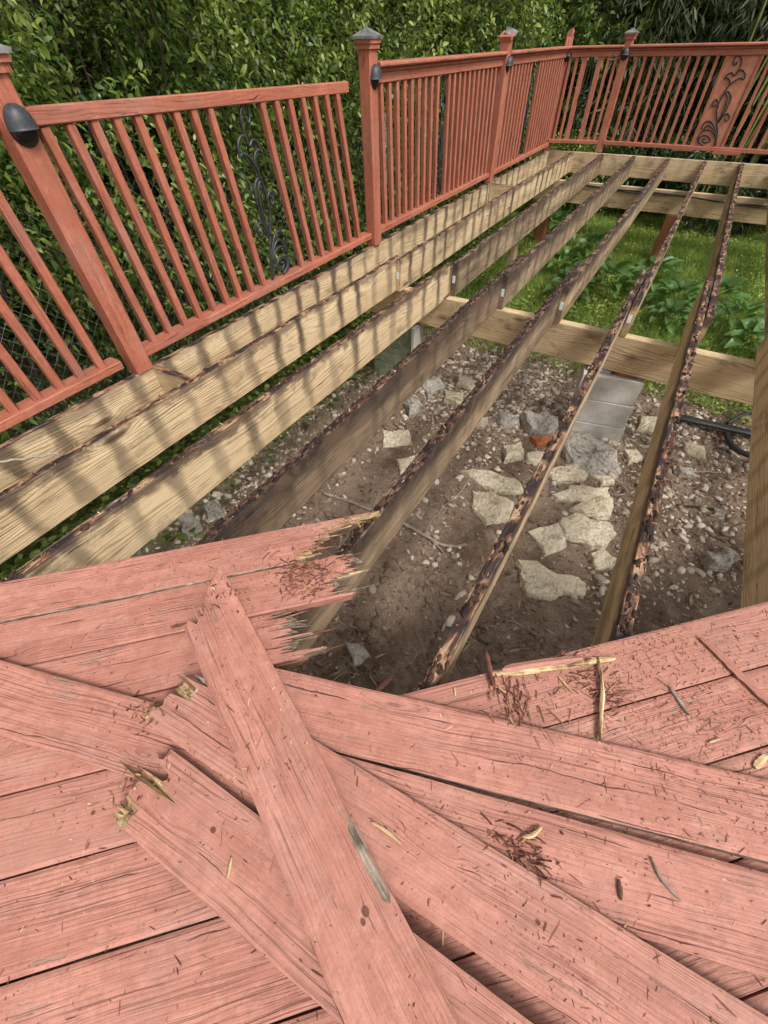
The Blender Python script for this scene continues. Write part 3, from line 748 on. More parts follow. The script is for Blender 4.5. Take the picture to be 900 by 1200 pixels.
# far side: short cross piece, then the span with the copper panel
def span2(label, p0, p1, zb, fr, wide=(), cap=True):
    p0 = Vector(p0); p1 = Vector(p1); d = (p1 - p0).normalized(); nrm = Vector((d.y, -d.x, 0))
    t = thing("railing_span", ((p0.x + p1.x) / 2, (p0.y + p1.y) / 2, zb), label, "railing", "railing spans between the posts")
    Z = lambda z: Vector((0, 0, z))
    stick("bottom_rail", p0 + Z(zb + .02), p1 + Z(zb + .02), .085, .04, M['rail'], t, ch=.004, nx=20)
    stick("top_rail", p0 + Z(.905), p1 + Z(.905), .05, .05, M['rail'], t, ch=.004, nx=8)
    stick("cap_moulding", p0 + Z(.940), p1 + Z(.940), .085, .022, M['rail'], t, ch=.009, nx=4)
    stick("cap_board", p0 + Z(.964), p1 + Z(.964), .135, .026, M['rail'], t, ch=.008, nx=20)
    for i, f in enumerate(fr):
        q = p0 + d * f
        w = .062 if f in wide else BAL
        stick("baluster", q + Z(zb + .038), q + Z(.885), w, BAL, M['rail'], t, up=tuple(nrm), ch=.004, nx=6)
    return t, d, nrm
PA = (.075, 7.20, 0); PB = (.735, 7.335, 0)
t4, d4, n4 = span2("short railing span with black iron bars beside the far corner post", PA, (.70, 7.328, 0), .085, [.055, .135, .225, .405, .50, .585], wide=(.225, .405))
P = []
o4 = Vector(PA) + d4 * .315
for i, dx in enumerate((-.04, 0, .04)):
    zs = [.125, .3, .42, .47, .52, .57, .70, .88]
    bul = [0, 0, 0, .012, .018, .012, 0, 0]
    P.append((catmull([o4 + d4 * (dx + (b if dx > 0 else -b if dx < 0 else 0)) + n4 * b + Vector((0, 0, z)) for z, b in zip(zs, bul)], 4), .0055))
for z in (.45, .52, .585):
    P.append((np.array([o4 + d4 * -.062 + Vector((0, 0, z)), o4 + d4 * .062 + Vector((0, 0, z))]), .008))
tubes("iron_bars", P, M['iron'], t4, 6)
fr = [.10 + .0945 * i for i in range(10)] + [1.04, 1.372] + [1.46 + .0985 * i for i in range(10)]
t5, d5, n5 = span2("far railing span holding the copper coloured panel with black scrollwork", (.78, 7.335, 0), (3.2, 7.335, 0), .085, fr)
ornament(t5, (1.835, 7.335, .128), (1, 0, 0), .30, .752, (0, -1, 0), True, .0055)
stick("rail_splice", (1.62, 7.318, .088), (1.86, 7.318, .088), .05, .034, M['rail'], t5, ch=.004)
stick("rail_splice", (2.08, 7.316, .082), (2.38, 7.316, .082), .055, .046, M['rail'], t5, ch=.004)
t6, d6, n6 = span2("far railing span beyond the frame on the right", (3.3, 7.335, 0), (4.4, 7.335, 0), .085, [.1 * i + .08 for i in range(10)])

# posts
def pyramid(name, c, w, h, mat, parent, lip=.012, world=Matrix()):
    a = w / 2; V = []
    for (q, z) in ((a, 0), (a, lip), (a * .86, lip + .004), (a * .42, h * .72), (a * .06, h)):
        V += [(-q, -q, z), (q, -q, z), (q, q, z), (-q, q, z)]
    F = [(3, 2, 1, 0)]
    for r_ in range(4):
        for j in range(4): F.append((r_ * 4 + j, r_ * 4 + (j + 1) % 4, r_ * 4 + 4 + (j + 1) % 4, r_ * 4 + 4 + j))
    F.append((16, 17, 18, 19))
    return link(name, mesh(name, V, F), mat, parent, Matrix.Translation(c) @ world)
def lamp(parent, c, out, w=.096, h=.105):
    """half dome deck light on the face of a post: hood over a recessed dark lens"""
    out = Vector(out).normalized(); side = Vector((0, 0, 1)).cross(out)
    B = Matrix((side, out, Vector((0, 0, 1)))).transposed().to_4x4(); B.translation = c
    V = []; F = []; nu, nv = 14, 6
    for i in range(nv + 1):
        el = i / nv * math.pi / 2
        for j in range(nu + 1):
            a = j / nu * math.pi
            V.append((w / 2 * math.cos(a) * math.cos(el), .004 + .042 * math.sin(a) * math.cos(el) ** .8, h * .56 * math.sin(el)))
    for i in range(nv):
        for j in range(nu):
            q = i * (nu + 1) + j; F.append((q, q + 1, q + nu + 2, q + nu + 1))
    b = len(V)
    for j in range(nu + 1):          # thick lower lip
        a = j / nu * math.pi; V.append((w / 2 * 1.03 * math.cos(a), .004 + .044 * math.sin(a), -.006))
    for j in range(nu): F.append((j + 1, j, b + j, b + j + 1))
    F.append(tuple(b + j for j in range(nu + 1)))
    hood = link("lamp_hood", mesh("lamp_hood", V, F), M['lamp'], parent, B, True)
    V = []; F = []
    for i in range(5):
        el = i / 4 * math.pi / 2
        for j in range(nu + 1):
            a = j / nu * math.pi
            V.append((w / 2 * .96 * math.cos(a) * math.cos(el), .002 + .016 * math.sin(a) * math.cos(el), -.006 - h * .44 * math.sin(el)))
    for i in range(4):
        for j in range(nu):
            q = i * (nu + 1) + j; F.append((q + 1, q, q + nu + 1, q + nu + 2))
    link("lens", mesh("lens", V, F), M['lens'], hood, B, True)
def post(label, x, y, ztop, zbot=.004, w=.089, rz=0.0, cap='pyramid', lampdir=None, lampz=.885, lean=0.0):
    t = thing("railing_post", (x, y, zbot), label, "post", "railing posts")
    d = (math.cos(rz), math.sin(rz), 0)
    stick("shaft", (x, y, zbot), (x, y + lean, ztop), w, w, M['rail'], t, up=d, ch=.007, nx=24)
    y0_ = y; y = y + lean
    if cap:
        stick("collar", (x, y, ztop + .0005), (x, y, ztop + .022), w + .022, w + .022, M['rail'], t, up=d, ch=.006)
        stick("collar", (x, y, ztop + .0225), (x, y, ztop + .040), w + .036, w + .036, M['rail'], t, up=d, ch=.005)
        pyramid("post_cap", (x, y, ztop + .041), w + .052, .045, M['cap'], t, world=Matrix.Rotation(rz, 4, 'Z'))
    if lampdir:
        ld = Vector(lampdir).normalized()
        lamp(t, Vector((x, y, lampz)) + ld * (w / 2 * (1.0 if abs(ld.x) > .95 or abs(ld.y) > .95 else 1.3)), ld)
    return t
XP = .0855
post("nearest leaning looking post with large dark lamp and cap at the left edge", XP, .462, 1.02, lean=-.016, lampdir=(1, 0, 0), lampz=.897)
p2 = post("capped post with bare wood knot and small lamp at the cut rail end", XP, 2.645, 1.032, lampdir=(1, 0, 0), lampz=.912)
th_ = np.arange(12) * math.pi / 6
link("knot", mesh("knot", [(XP - .018 + .016 * math.cos(a), 2.645 - .0452, .905 + .027 * math.sin(a)) for a in th_], [tuple(range(12))]), M['chip_p'], p2)
p3 = post("post with broken tilted cap halfway along the left railing", XP - .01, 5.03, 1.055, cap=None, lampdir=(1, 0, 0), lampz=.89)
stick("broken_collar", (XP - .01, 4.975, 1.050), (XP - .01, 5.085, 1.088), .125, .034, M['rail'], p3, ch=.004)
pyramid("post_cap", (XP + .012, 5.06, 1.085), .10, .032, M['cap'], p3, world=Matrix.Rotation(.35, 4, 'X') @ Matrix.Rotation(.3, 4, 'Y'))
p4 = post("corner post without a cap, its top split to a point", .05, 7.235, 1.05, cap=None, rz=R(30), lampdir=(.75, -.66, 0), lampz=.90)
V = [(-.03, -.03, 0), (.04, -.03, 0), (.04, .03, 0), (-.03, .03, 0), (-.02, -.03, .045), (.035, -.025, .075), (.045, .03, .05), (-.02, .03, .012)]
link("split_top", mesh("split_top", V, [(3, 2, 1, 0), (0, 1, 5, 4), (1, 2, 6, 5), (2, 3, 7, 6), (3, 0, 4, 7), (4, 5, 6, 7)]), M['rail'], p4, Matrix.Translation((.05, 7.235, 1.05)))
p5 = post("capped post with lamp on the far side right of the corner", .742, 7.338, 1.02, zbot=.008, lampdir=(0, -1, 0), lampz=.90)
post("capped post at the right end of the far railing", 3.25, 7.338, 1.02, zbot=.008, lampdir=(0, -1, 0), lampz=.90)
post("capped post behind the camera on the left railing", XP, -1.77, 1.02, lampdir=(1, 0, 0), lampz=.89)

# ------------------------------------------------------------------ block piers
def pier(label, x, y, rz, mats, top=-.466, lean=0.0):
    t = thing("block_pier", (x, y, G - .05), label, "pier", rz=0)
    z = top - .024
    stick("shim_brick", (x - .17, y - .03, z + .010), (x - .02, y - .01, z + .010), .10, .022, M['block'], t, ch=.004)
    stick("shim_brick", (x + .0, y - .0, z + .010), (x + .15, y + .02, z + .010), .10, .022, M['brick'], t, ch=.004)
    for i in range(3):
        c, s_ = math.cos(rz), math.sin(rz)
        cx, cy = x + lean * i, y - .0 * i
        stick("concrete_block", (cx - c * .195, cy - s_ * .195, z - .096), (cx + c * .195, cy + s_ * .195, z - .096), .19, .188, mats, t, ch=.006, nx=6)
        z -= .1895
    return t
pr1 = pier("grey concrete block pier under the middle beam between two joists", 2.10, 2.56, R(12), M['block'], lean=.012)
stick("metal_bracket", (2.06, 2.4865, -.46), (2.06, 2.4865, -.51), .055, .004, M['zinc'], pr1, up=(0, -1, 0), ch=.001)
pr2 = pier("green stained block pier standing under the left end of the beam", .36, 2.56, 0, M['moss'])
stick("facing_slab", (.58, 2.50, -.97), (.58, 2.50, -.48), .03, .16, M['block'], pr2, up=(0, 1, 0), ch=.004)

# ------------------------------------------------------------------ stones
def stone(poly, h, mat, label, cat="stone", group=None, seed=0, name="stone", lump=.3, dome=.0):
    r = np.random.default_rng(seed)
    P = np.array(poly, float)
    A = .5 * np.sum(P[:, 0] * np.roll(P[:, 1], -1) - np.roll(P[:, 0], -1) * P[:, 1])
    if A < 0: P = P[::-1]
    Q = []
    for i in range(len(P)):
        a, b = P[i], P[(i + 1) % len(P)]
        d = b - a; Q.append(a + r.normal(size=2) * .006)
        for f_ in (.33, .67): Q.append(a + d * f_ + np.array([d[1], -d[0]]) * r.normal() * .04)
    Q = np.array(Q); c = Q.mean(0); n = len(Q)
    zg = float(ground_h(c[0], c[1])) - .012
    rings = []
    tilt = r.normal(size=2) * .07
    RS = ((1.06, 0), (1.04, .45), (1.0, .80), (.94, .97), (.74, 1.0 + dome * .5), (.5, 1.0 + dome), (.24, 1.0 + dome))
    for (sc_, z) in RS:
        q = c + (Q - c) * sc_ * (1 + r.normal(size=(n, 1)) * .025 * (sc_ > .8))
        nz_ = fbm(q[:, 0] * 17 + seed, q[:, 1] * 17, seed, 4) - .47
        zz = zg + (h + .012) * z + (q - c) @ tilt * (z > .1) + nz_ * h * lump * 1.5 * (z > .4)
        rings.append(np.column_stack([q, zz]))
    V = np.concatenate(rings + [[[c[0], c[1], zg + h * (1.02 + dome) + .012]]])
    o3 = np.array([c[0], c[1], zg]); V = V - o3
    F = []
    for k in range(6):
        for i in range(n): F.append((k * n + i, k * n + (i + 1) % n, (k + 1) * n + (i + 1) % n, (k + 1) * n + i))
    for i in range(n): F.append((6 * n + i, 6 * n + (i + 1) % n, 7 * n))
    o = link(name, mesh(name, V, F), mat, None, Matrix.Translation(o3))
    return tag(o, label, cat, group)
ST = {
'A':[(2.047, 1.088), (2.14, 1.136), (2.272, 1.103), (2.373, 1.143), (2.444, 1.107), (2.44, 1.028), (2.343, 0.989), (2.292, 0.921), (2.172, 0.887), (2.107, 0.991)],
'B':[(2.043, 1.32), (2.165, 1.472), (2.267, 1.336), (2.179, 1.21)],
'C1':[(2.21, 1.625), (2.341, 1.808), (2.425, 1.822), (2.438, 1.658), (2.333, 1.612)],
'C2':[(2.173, 1.502), (2.231, 1.61), (2.336, 1.588), (2.443, 1.626), (2.497, 1.549), (2.474, 1.399), (2.386, 1.391), (2.231, 1.391)],
'D':[(1.974, 1.879), (2.016, 1.986), (2.134, 2.045), (2.22, 1.983), (2.192, 1.908), (2.053, 1.817)],
'E':[(2.076, 1.68), (2.155, 1.829), (2.367, 1.943), (2.399, 1.842), (2.3, 1.748), (2.112, 1.655)],
'F':[(1.599, 1.465), (1.7, 1.524), (1.863, 1.492), (1.901, 1.341), (1.771, 1.273), (1.638, 1.332)],
'G':[(1.442, 1.599), (1.54, 1.677), (1.813, 1.715), (1.88, 1.611), (1.764, 1.530), (1.615, 1.535)],
'H':[(2.41, 1.332), (2.463, 1.378), (2.542, 1.353), (2.537, 1.281), (2.436, 1.242)],
'I':[(1.401, 2.40), (1.487, 2.43), (1.596, 2.38), (1.616, 2.307), (1.509, 2.232)],
'J':[(1.606, 2.40), (1.724, 2.48), (1.833, 2.48), (1.89, 2.383), (1.851, 2.282), (1.727, 2.246)],
'M':[(0.712, 1.709), (0.9, 1.818), (0.993, 1.678), (0.822, 1.556)],
'N':[(0.99, 1.462), (1.085, 1.551), (1.182, 1.437), (1.085, 1.36)],
'O':[(0.644, 2.466), (0.753, 2.643), (0.87, 2.48), (0.792, 2.317)],
'P':[(0.90, 2.72), (1.019, 2.76), (1.124, 2.62), (0.955, 2.58)],
'Q':[(0.90, 2.466), (1.059, 2.50), (1.106, 2.336), (0.948, 2.333)],
'R':[(0.668, 2.114), (0.758, 2.224), (0.877, 2.107), (0.801, 1.995)],
'S':[(1.245, 2.25), (1.369, 2.294), (1.396, 2.155), (1.311, 2.131)],
'T':[(2.421, 2.926), (2.542, 2.97), (2.541, 2.766), (2.422, 2.734)],
'U':[(2.387, 2.418), (2.465, 2.486), (2.522, 2.387), (2.446, 2.258)],
'V':[(2.751, 2.767), (2.894, 2.769), (2.923, 2.62), (2.792, 2.653)],
'W':[(2.965, 1.64), (3.047, 1.739), (3.116, 1.694), (3.078, 1.589), (2.994, 1.553)],
'X':[(1.603, 1.986), (1.705, 2.114), (1.785, 1.958), (1.683, 1.845)],
'Y':[(1.773, 1.994), (1.88, 2.09), (1.96, 2.06), (1.94, 1.967), (1.822, 1.926)],
'Z':[(1.755, 2.203), (1.87, 2.28), (1.90, 2.204), (1.818, 2.133)],
'a':[(2.239, 1.98), (2.353, 2.04), (2.40, 2.0), (2.339, 1.95)],
'b':[(1.463, 0.126), (1.539, 0.171), (1.618, 0.13), (1.564, 0.056)],
'c':[(0.031, 0.256), (0.112, 0.33), (0.235, 0.276), (0.214, 0.183)],
'd':[(0.109, 0.407), (0.164, 0.493), (0.274, 0.434), (0.219, 0.36)],
'e':[(2.54, 2.40), (2.60, 2.45), (2.62, 2.35), (2.56, 2.30)],
'f':[(3.003, 2.109), (3.07, 2.131), (3.055, 2.055), (2.998, 2.038)],
'g':[(2.759, 2.44), (2.847, 2.491), (2.871, 2.403), (2.779, 2.359)]}
SG = "pale flagstones and rubble lying in the soil"
SL = {'A': "largest pale flagstone shaped like a boot, nearest the right hand boards", 'B': "pale square flagstone just behind the boot shaped one",
 'C1': "pale flagstone slab at the back of the central stone pair", 'C2': "broad pale flagstone at the front of the central stone pair", 'D': "rounded yellowish stone nearest the foot of the grey block pier",
 'E': "long flat pale stone between the rounded stone and the central pair", 'F': "pale flat stone touching the edge of the long brown joist", 'G': "long slanting flagstone next to the brown branch",
 'H': "small pale flagstone beside the right joist near the boot shaped one", 'I': "flat grey slab lying left of the lumpy concrete chunk", 'J': "lumpy grey white concrete chunk left of the pier",
 'M': "pale oblong stone in the gap left of the third bare joist", 'N': "pale block between the two darkest joists", 'O': "flat grey stone under the left part of the beam",
 'P': "pale slab under the beam partly in its shade", 'Q': "pale slab just in front of the beam near the dark joist", 'R': "small white lump beside the dark joist",
 'S': "small pale stone near the gravel drift", 'T': "flat pale stone right of the grey pier below the beam", 'U': "pale stone right of the crumbled concrete at the pier foot",
 'V': "round tan stone below the black pipe", 'W': "dull lumpy stone in the shade beside the right hand joist", 'X': "rough white stone in the middle of the soil",
 'Y': "pale stone just left of the crumbled concrete", 'Z': "broken piece of orange brick near the pier", 'a': "small flat stone at the lower end of the crumbled concrete",
 'b': "dark grey stone beside the torn deck boards", 'c': "grey white concrete lump near the left deck boards", 'd': "second concrete lump behind the left boards",
 'e': "small tan stone against the pier side of the right joist", 'f': "small flat stone in the shade beneath the pipe", 'g': "dusty flat stone between joist and pipe"}
for i, (k, poly) in enumerate(ST.items()):
    m = M['stone']
    if k in 'IJOcd' or k in ('W', 'b', 'f', 'g', 'R'): m = M['grey']
    if k == 'Z': m = M['brick']
    stone(poly, {'J': .08, 'W': .07, 'c': .09, 'd': .08, 'X': .06, 'R': .07}.get(k, .034), m, SL[k], "brick" if k == 'Z' else "stone", SG, 100 + i, "brick_piece" if k == 'Z' else "flagstone" if m is M['stone'] else "rubble_stone", 1.2 if m is M['grey'] else .5, .1)
stone([(1.95, 2.28), (2.0, 2.42), (2.135, 2.44), (2.30, 2.40), (2.40, 2.20), (2.436, 2.05), (2.317, 1.98), (2.2, 1.99), (2.072, 2.09)], .035, M['grey'], "crumbled grey concrete footing spilling from the pier base", "footing", None, 77, "concrete_footing", 2.2, .25)

# gravel, leaf litter (things nobody could count)
def scatter_pos(n, dens):
    out = []
    while len(out) < n:
        x = RNG.uniform(-.6, 4.2, 4000); y = RNG.uniform(-1.6, 3.7, 4000)
        k = RNG.random(4000) < dens(x, y)
        out += list(zip(x[k], y[k]))
    return np.array(out[:n])
def gdens(x, y):
    d = .035 + 1.1 * np.clip(fbm(x * 2.6, y * 2.6, 21) - .50, 0, 1) * 2
    d += 1.0 * np.exp(-(((x - 1.25) / .55) ** 2 + ((y - 2.35) / .45) ** 2))
    d += 1.6 * np.exp(-(((x - 1.3) / .6) ** 2 + ((y - 2.95) / .45) ** 2)) + .5 * np.exp(-(((x - 2.6) / .8) ** 2 + ((y - 2.9) / .4) ** 2))
    d += .8 * np.exp(-(((x - .25) / .35) ** 2 + ((y - .9) / 1.0) ** 2))
    d += .35 * np.exp(-(((x - 2.9) / .5) ** 2 + ((y - 2.0) / .8) ** 2))
    d *= np.where((x > 1.2) & (x < 2.6) & (y < .9), .35, 1)
    return d
ico = None
def ico_data():
    t = (1 + 5 ** .5) / 2
    V = np.array([(-1, t, 0), (1, t, 0), (-1, -t, 0), (1, -t, 0), (0, -1, t), (0, 1, t), (0, -1, -t), (0, 1, -t), (t, 0, -1), (t, 0, 1), (-t, 0, -1), (-t, 0, 1)], float)
    V /= np.linalg.norm(V[0])
    F = np.array([(0, 11, 5), (0, 5, 1), (0, 1, 7), (0, 7, 10), (0, 10, 11), (1, 5, 9), (5, 11, 4), (11, 10, 2), (10, 7, 6), (7, 1, 8), (3, 9, 4), (3, 4, 2), (3, 2, 6), (3, 6, 8), (3, 8, 9), (4, 9, 5), (2, 4, 11), (6, 2, 10), (8, 6, 7), (9, 8, 1)])
    return V, F
IV, IF = ico_data()
P = scatter_pos(11000, gdens); n = len(P)
sz = np.clip(RNG.lognormal(-4.75, .70, n), .003, .026)
dim = sz[:, None] * np.stack([RNG.uniform(.8, 1.7, n), RNG.uniform(.5, 1.1, n), RNG.uniform(.35, .8, n)], -1)
a = RNG.uniform(0, 6.28, n)
V = IV[None] * (1 + RNG.normal(size=(n, 12, 1)) * .27) * dim[:, None]
Vx = V[..., 0] * np.cos(a)[:, None] - V[..., 1] * np.sin(a)[:, None]; Vy = V[..., 0] * np.sin(a)[:, None] + V[..., 1] * np.cos(a)[:, None]
gz = ground_h(P[:, 0], P[:, 1]) + dim[:, 2] * .35
V = np.stack([Vx + P[:, 0:1], Vy + P[:, 1:2], V[..., 2] + gz[:, None]], -1).reshape(-1, 3)
F = (IF[None] + (np.arange(n) * 12)[:, None, None]).reshape(-1, 3)
tag(link("gravel", mesh_np("gravel", V, F), M['gravel']), "loose mixed gravel and small stones strewn over the soil", None, None, 'stuff')
def flakes(name, P, z, L, W, mat, label, curl=.3, tilt=.35, normal_up=True, mats=None):
    """thin curved slips: 6 verts, 2 quads"""
    n = len(P); a = RNG.uniform(0, 6.28, n); ca, sa = np.cos(a), np.sin(a)
    tl = RNG.normal(size=n) * tilt; tw = RNG.normal(size=n) * tilt
    base = np.array([(-1, -.45), (-1, .45), (0, -1), (0, 1), (1, -.35), (1, .35)])
    lx = base[None, :, 0] * L[:, None] / 2; ly = base[None, :, 1] * W[:, None] / 2
    lz = (np.array([1, 1, 0, 0, 1, 1])[None] * curl * L[:, None] * .3 * RNG.random((n, 1))) + lx * tl[:, None] + ly * tw[:, None]
    lz -= lz.min(1, keepdims=True)
    V = np.stack([P[:, 0:1] + lx * ca[:, None] - ly * sa[:, None], P[:, 1:2] + lx * sa[:, None] + ly * ca[:, None], z[:, None] + lz], -1).reshape(-1, 3)
    F = (np.array([(0, 2, 3, 1), (2, 4, 5, 3)])[None] + (np.arange(n) * 6)[:, None, None]).reshape(-1, 4)
    return tag(link(name, mesh_np(name, V, F), mat), label, None, None, 'stuff')
def ldens(x, y): return .3 + 1.6 * np.clip(fbm(x * 1.7 + 9, y * 1.7, 31) - .42, 0, 1) * 2
# clods of soil
C_ = scatter_pos(5000, ldens); m_ = len(C_); cs = np.clip(RNG.lognormal(-4.5, .5, m_), .005, .035)
Vc = IV[None] * (1 + RNG.normal(size=(m_, 12, 1)) * .3) * cs[:, None, None] * np.array([1.2, 1.0, .7]) + np.column_stack([C_, ground_h(C_[:, 0], C_[:, 1])])[:, None]
tag(link("soil_clods", mesh_np("soil_clods", Vc.reshape(-1, 3), (IF[None] + (np.arange(m_) * 12)[:, None, None]).reshape(-1, 3)), M['soil'], None, None, True), "crumbly clods of brown soil", None, None, 'stuff')
P = scatter_pos(17000, ldens)
flakes("leaf_litter", P, ground_h(P[:, 0], P[:, 1]) + .003, np.clip(RNG.lognormal(-3.9, .55, len(P)), .006, .075), np.clip(RNG.lognormal(-4.9, .6, len(P)), .002, .034), M['litter'], "dry brown leaf litter and bark mulch on the soil")

# branches and twigs
def twig(name, label, pts, r0, r1, z=None, mat='twig', cat="twig", extra=None, lift=.012, group=None):
    P = np.array([(x, y, float(ground_h(x, y)) + lift if z is None else z) for x, y in pts])
    C = catmull(P, 6); C[:, 2] += .004 * np.sin(np.arange(len(C)) * 1.7)
    paths = [(C, np.linspace(r0, r1, len(C)))]
    for e in (extra or []):
        Q = catmull(np.array([(x, y, float(ground_h(x, y)) + lift if z is None else z) for x, y in e]), 5); paths.append((Q, np.linspace(r1 * 1.1, r1 * .6, len(Q))))
    return tag(tubes(name, paths, M[mat], None, 6), label, cat, group)
twig("branch", "thick forked dead branch lying across the bare soil", [(.713, .929), (.991, .955), (1.339, .971), (1.609, .972), (1.734, 1.047)], .012, .010, cat="branch", extra=[[(1.52, .974), (1.632, .926)]])
twig("root", "thin curving root beside the slanting flagstone", [(1.524, 1.701), (1.515, 1.427), (1.478, 1.241), (1.456, 1.04)], .005, .003, cat="root")
twig("twig", "short bent twig crossing the thin root", [(1.426, 1.347), (1.55, 1.283), (1.7, 1.285)], .004, .002)
twig("twig", "small bent twig in the dark soil beside the split joist", [(1.747, .367), (1.80, .33), (1.86, .266)], .004, .002)
twig("twig", "curved twig in front of the boot shaped flagstone", [(2.144, .695), (2.287, .679), (2.359, .701)], .004, .002)
twig("twig", "brown stick lying over the crumbled concrete", [(2.203, 2.096), (2.385, 2.051), (2.516, 1.939)], .006, .004)
twig("twig", "straight pale stick right of the split joist", [(2.743, 2.411), (2.88, 2.47), (3.026, 2.545)], .007, .005)
twig("twig", "dark straight stick in the shade on the right", [(2.789, 2.011), (2.92, 2.07), (3.049, 2.12)], .008, .006, mat='bark')
pts = []
for i in range(230):
    x, y = scatter_pos(1, ldens)[0]; a = RNG.uniform(0, 6.28); L = RNG.uniform(.04, .16); b = RNG.normal() * .5
    p = [(x, y), (x + math.cos(a) * L / 2, y + math.sin(a) * L / 2), (x + math.cos(a + b) * L, y + math.sin(a + b) * L)]
    pts.append((catmull(np.array([(q[0], q[1], float(ground_h(*q)) + .006) for q in p]), 3), RNG.uniform(.0012, .0032)))
tag(tubes("twig_litter", pts, M['twig'], None, 4), "fine dead twigs scattered over the soil", None, None, 'stuff')
# drain pipe
hp = thing("drain_pipe", (2.9, 3.03, G), "black plastic drain pipe lying on the soil right of the split joist", "pipe")
C = catmull([(2.60, 3.0, -.93), (2.882, 3.03, -.93), (3.054, 3.05, -.935), (3.4, 3.12, -.94), (3.9, 3.3, -.95)], 14)
rr = .036 + .003 * np.cos(np.arange(len(C)) * math.pi)
pb_ = tubes("pipe_body", [(C, rr)], M['hose'], hp, 12)
pb_.data.transform(Matrix(((1, 0, 0, 0), (0, 1, 0, 0), (0, 0, .5, -.485), (0, 0, 0, 1))))
tubes("pipe_loop", [(catmull([(3.0, 3.10, -.95), (3.09, 3.22, -.90), (3.19, 3.3, -.93)], 6), .012), (catmull([(3.0, 2.96, -.95), (3.06, 2.80, -.95), (3.2, 2.76, -.95), (3.4, 2.8, -.96)], 6), .02)], M['hose'], hp, 8)
# wire stapled along the far beam
tag(tubes("cable", [(catmull([(.75, 6.72, -.25), (1.2, 6.715, -.262), (1.8, 6.717, -.258), (2.2, 6.712, -.275), (2.6, 6.716, -.285), (3.4, 6.715, -.27)], 8), .008),
                    (catmull([(1.0, 6.715, -.255), (1.5, 6.71, -.285), (2.0, 6.708, -.262), (2.7, 6.71, -.30), (3.3, 6.71, -.29)], 8), .006)], M['iron'], None, 6), "black cable draped along the far beam", "cable")
twig("stick", "pale dead stick lying on the two left joists", [(.05, -.345), (.211, -.277), (.303, -.194), (.365, -.130)], .006, .004, z=.012, cat="stick")

# ------------------------------------------------------------------ planting
def unit(v): return v / (np.linalg.norm(v, axis=-1, keepdims=True) + 1e-9)
def leaves_mesh(name, base, dirs, L, W, fold=.25, droop=.15):
    """pointed folded leaves: base point, direction, length, width"""
    n = len(base); up = np.array([0, 0, 1.0]) + RNG.normal(size=(n, 3)) * .45
    side = unit(np.cross(dirs, up)); nor = np.cross(side, dirs)
    dz = np.array([0, 0, 1.0])
    def rim(f, wf, s_):
        return base + dirs * (L * f)[:, None] + s_ * side * (W * wf / 2)[:, None] + nor * (W * fold * wf)[:, None] - dz * (L * droop * f * f)[:, None]
    tip = base + dirs * L[:, None] - dz * (L * droop)[:, None]
    V = np.stack([base, rim(.30, .92, -1), rim(.68, .80, -1), tip, rim(.68, .80, 1), rim(.30, .92, 1)], 1).reshape(-1, 3)
    F = (np.array([(0, 1, 5), (1, 4, 5), (1, 2, 4), (2, 3, 4)])[None] + (np.arange(n) * 6)[:, None, None]).reshape(-1, 3)
    return mesh_np(name, V, F)
def sprigs(centres, axes, nl, length, leaf, lw, spread=1.0):
    """leaves in pairs along short shoots"""
    m = len(centres); t = np.linspace(.1, 1, nl)
    p = centres[:, None] + axes[:, None] * (t[None, :, None] * length[:, None, None])
    ref = unit(np.cross(axes, RNG.normal(size=(m, 3))))
    ref2 = np.cross(axes, ref)
    ang = np.arange(nl)[None] * 2.4 + RNG.random((m, 1)) * 6
    rad = np.cos(ang)[..., None] * ref[:, None] + np.sin(ang)[..., None] * ref2[:, None]
    d = unit(axes[:, None] * .55 + rad * spread + RNG.normal(size=(m, nl, 3)) * .22)
    L = leaf * RNG.uniform(.5, 1.4, (m, nl)); W = L * lw * RNG.uniform(.8, 1.15, (m, nl))
    return p.reshape(-1, 3), d.reshape(-1, 3), L.ravel(), W.ravel()
def stems(base, top, n, spread, r, mat, name, parent, bend=.12):
    paths = []
    for i in range(n):
        a = RNG.uniform(0, 6.28); b = np.array(base) + np.array([math.cos(a), math.sin(a), 0]) * RNG.random() * .18
        a2 = RNG.uniform(0, 6.28); e = np.array(top) + np.array([math.cos(a2) * spread[0], math.sin(a2) * spread[1], RNG.normal() * .2]) * RNG.random()
        ps = [b + (e - b) * t + np.array([RNG.normal() * bend * t, RNG.normal() * bend * t, 0]) for t in np.linspace(0, 1, 5)]
        C = catmull(ps, 4); paths.append((C, np.linspace(r * RNG.uniform(.6, 1.2), r * .25, len(C))))
    return tubes(name, paths, mat, parent, 6)
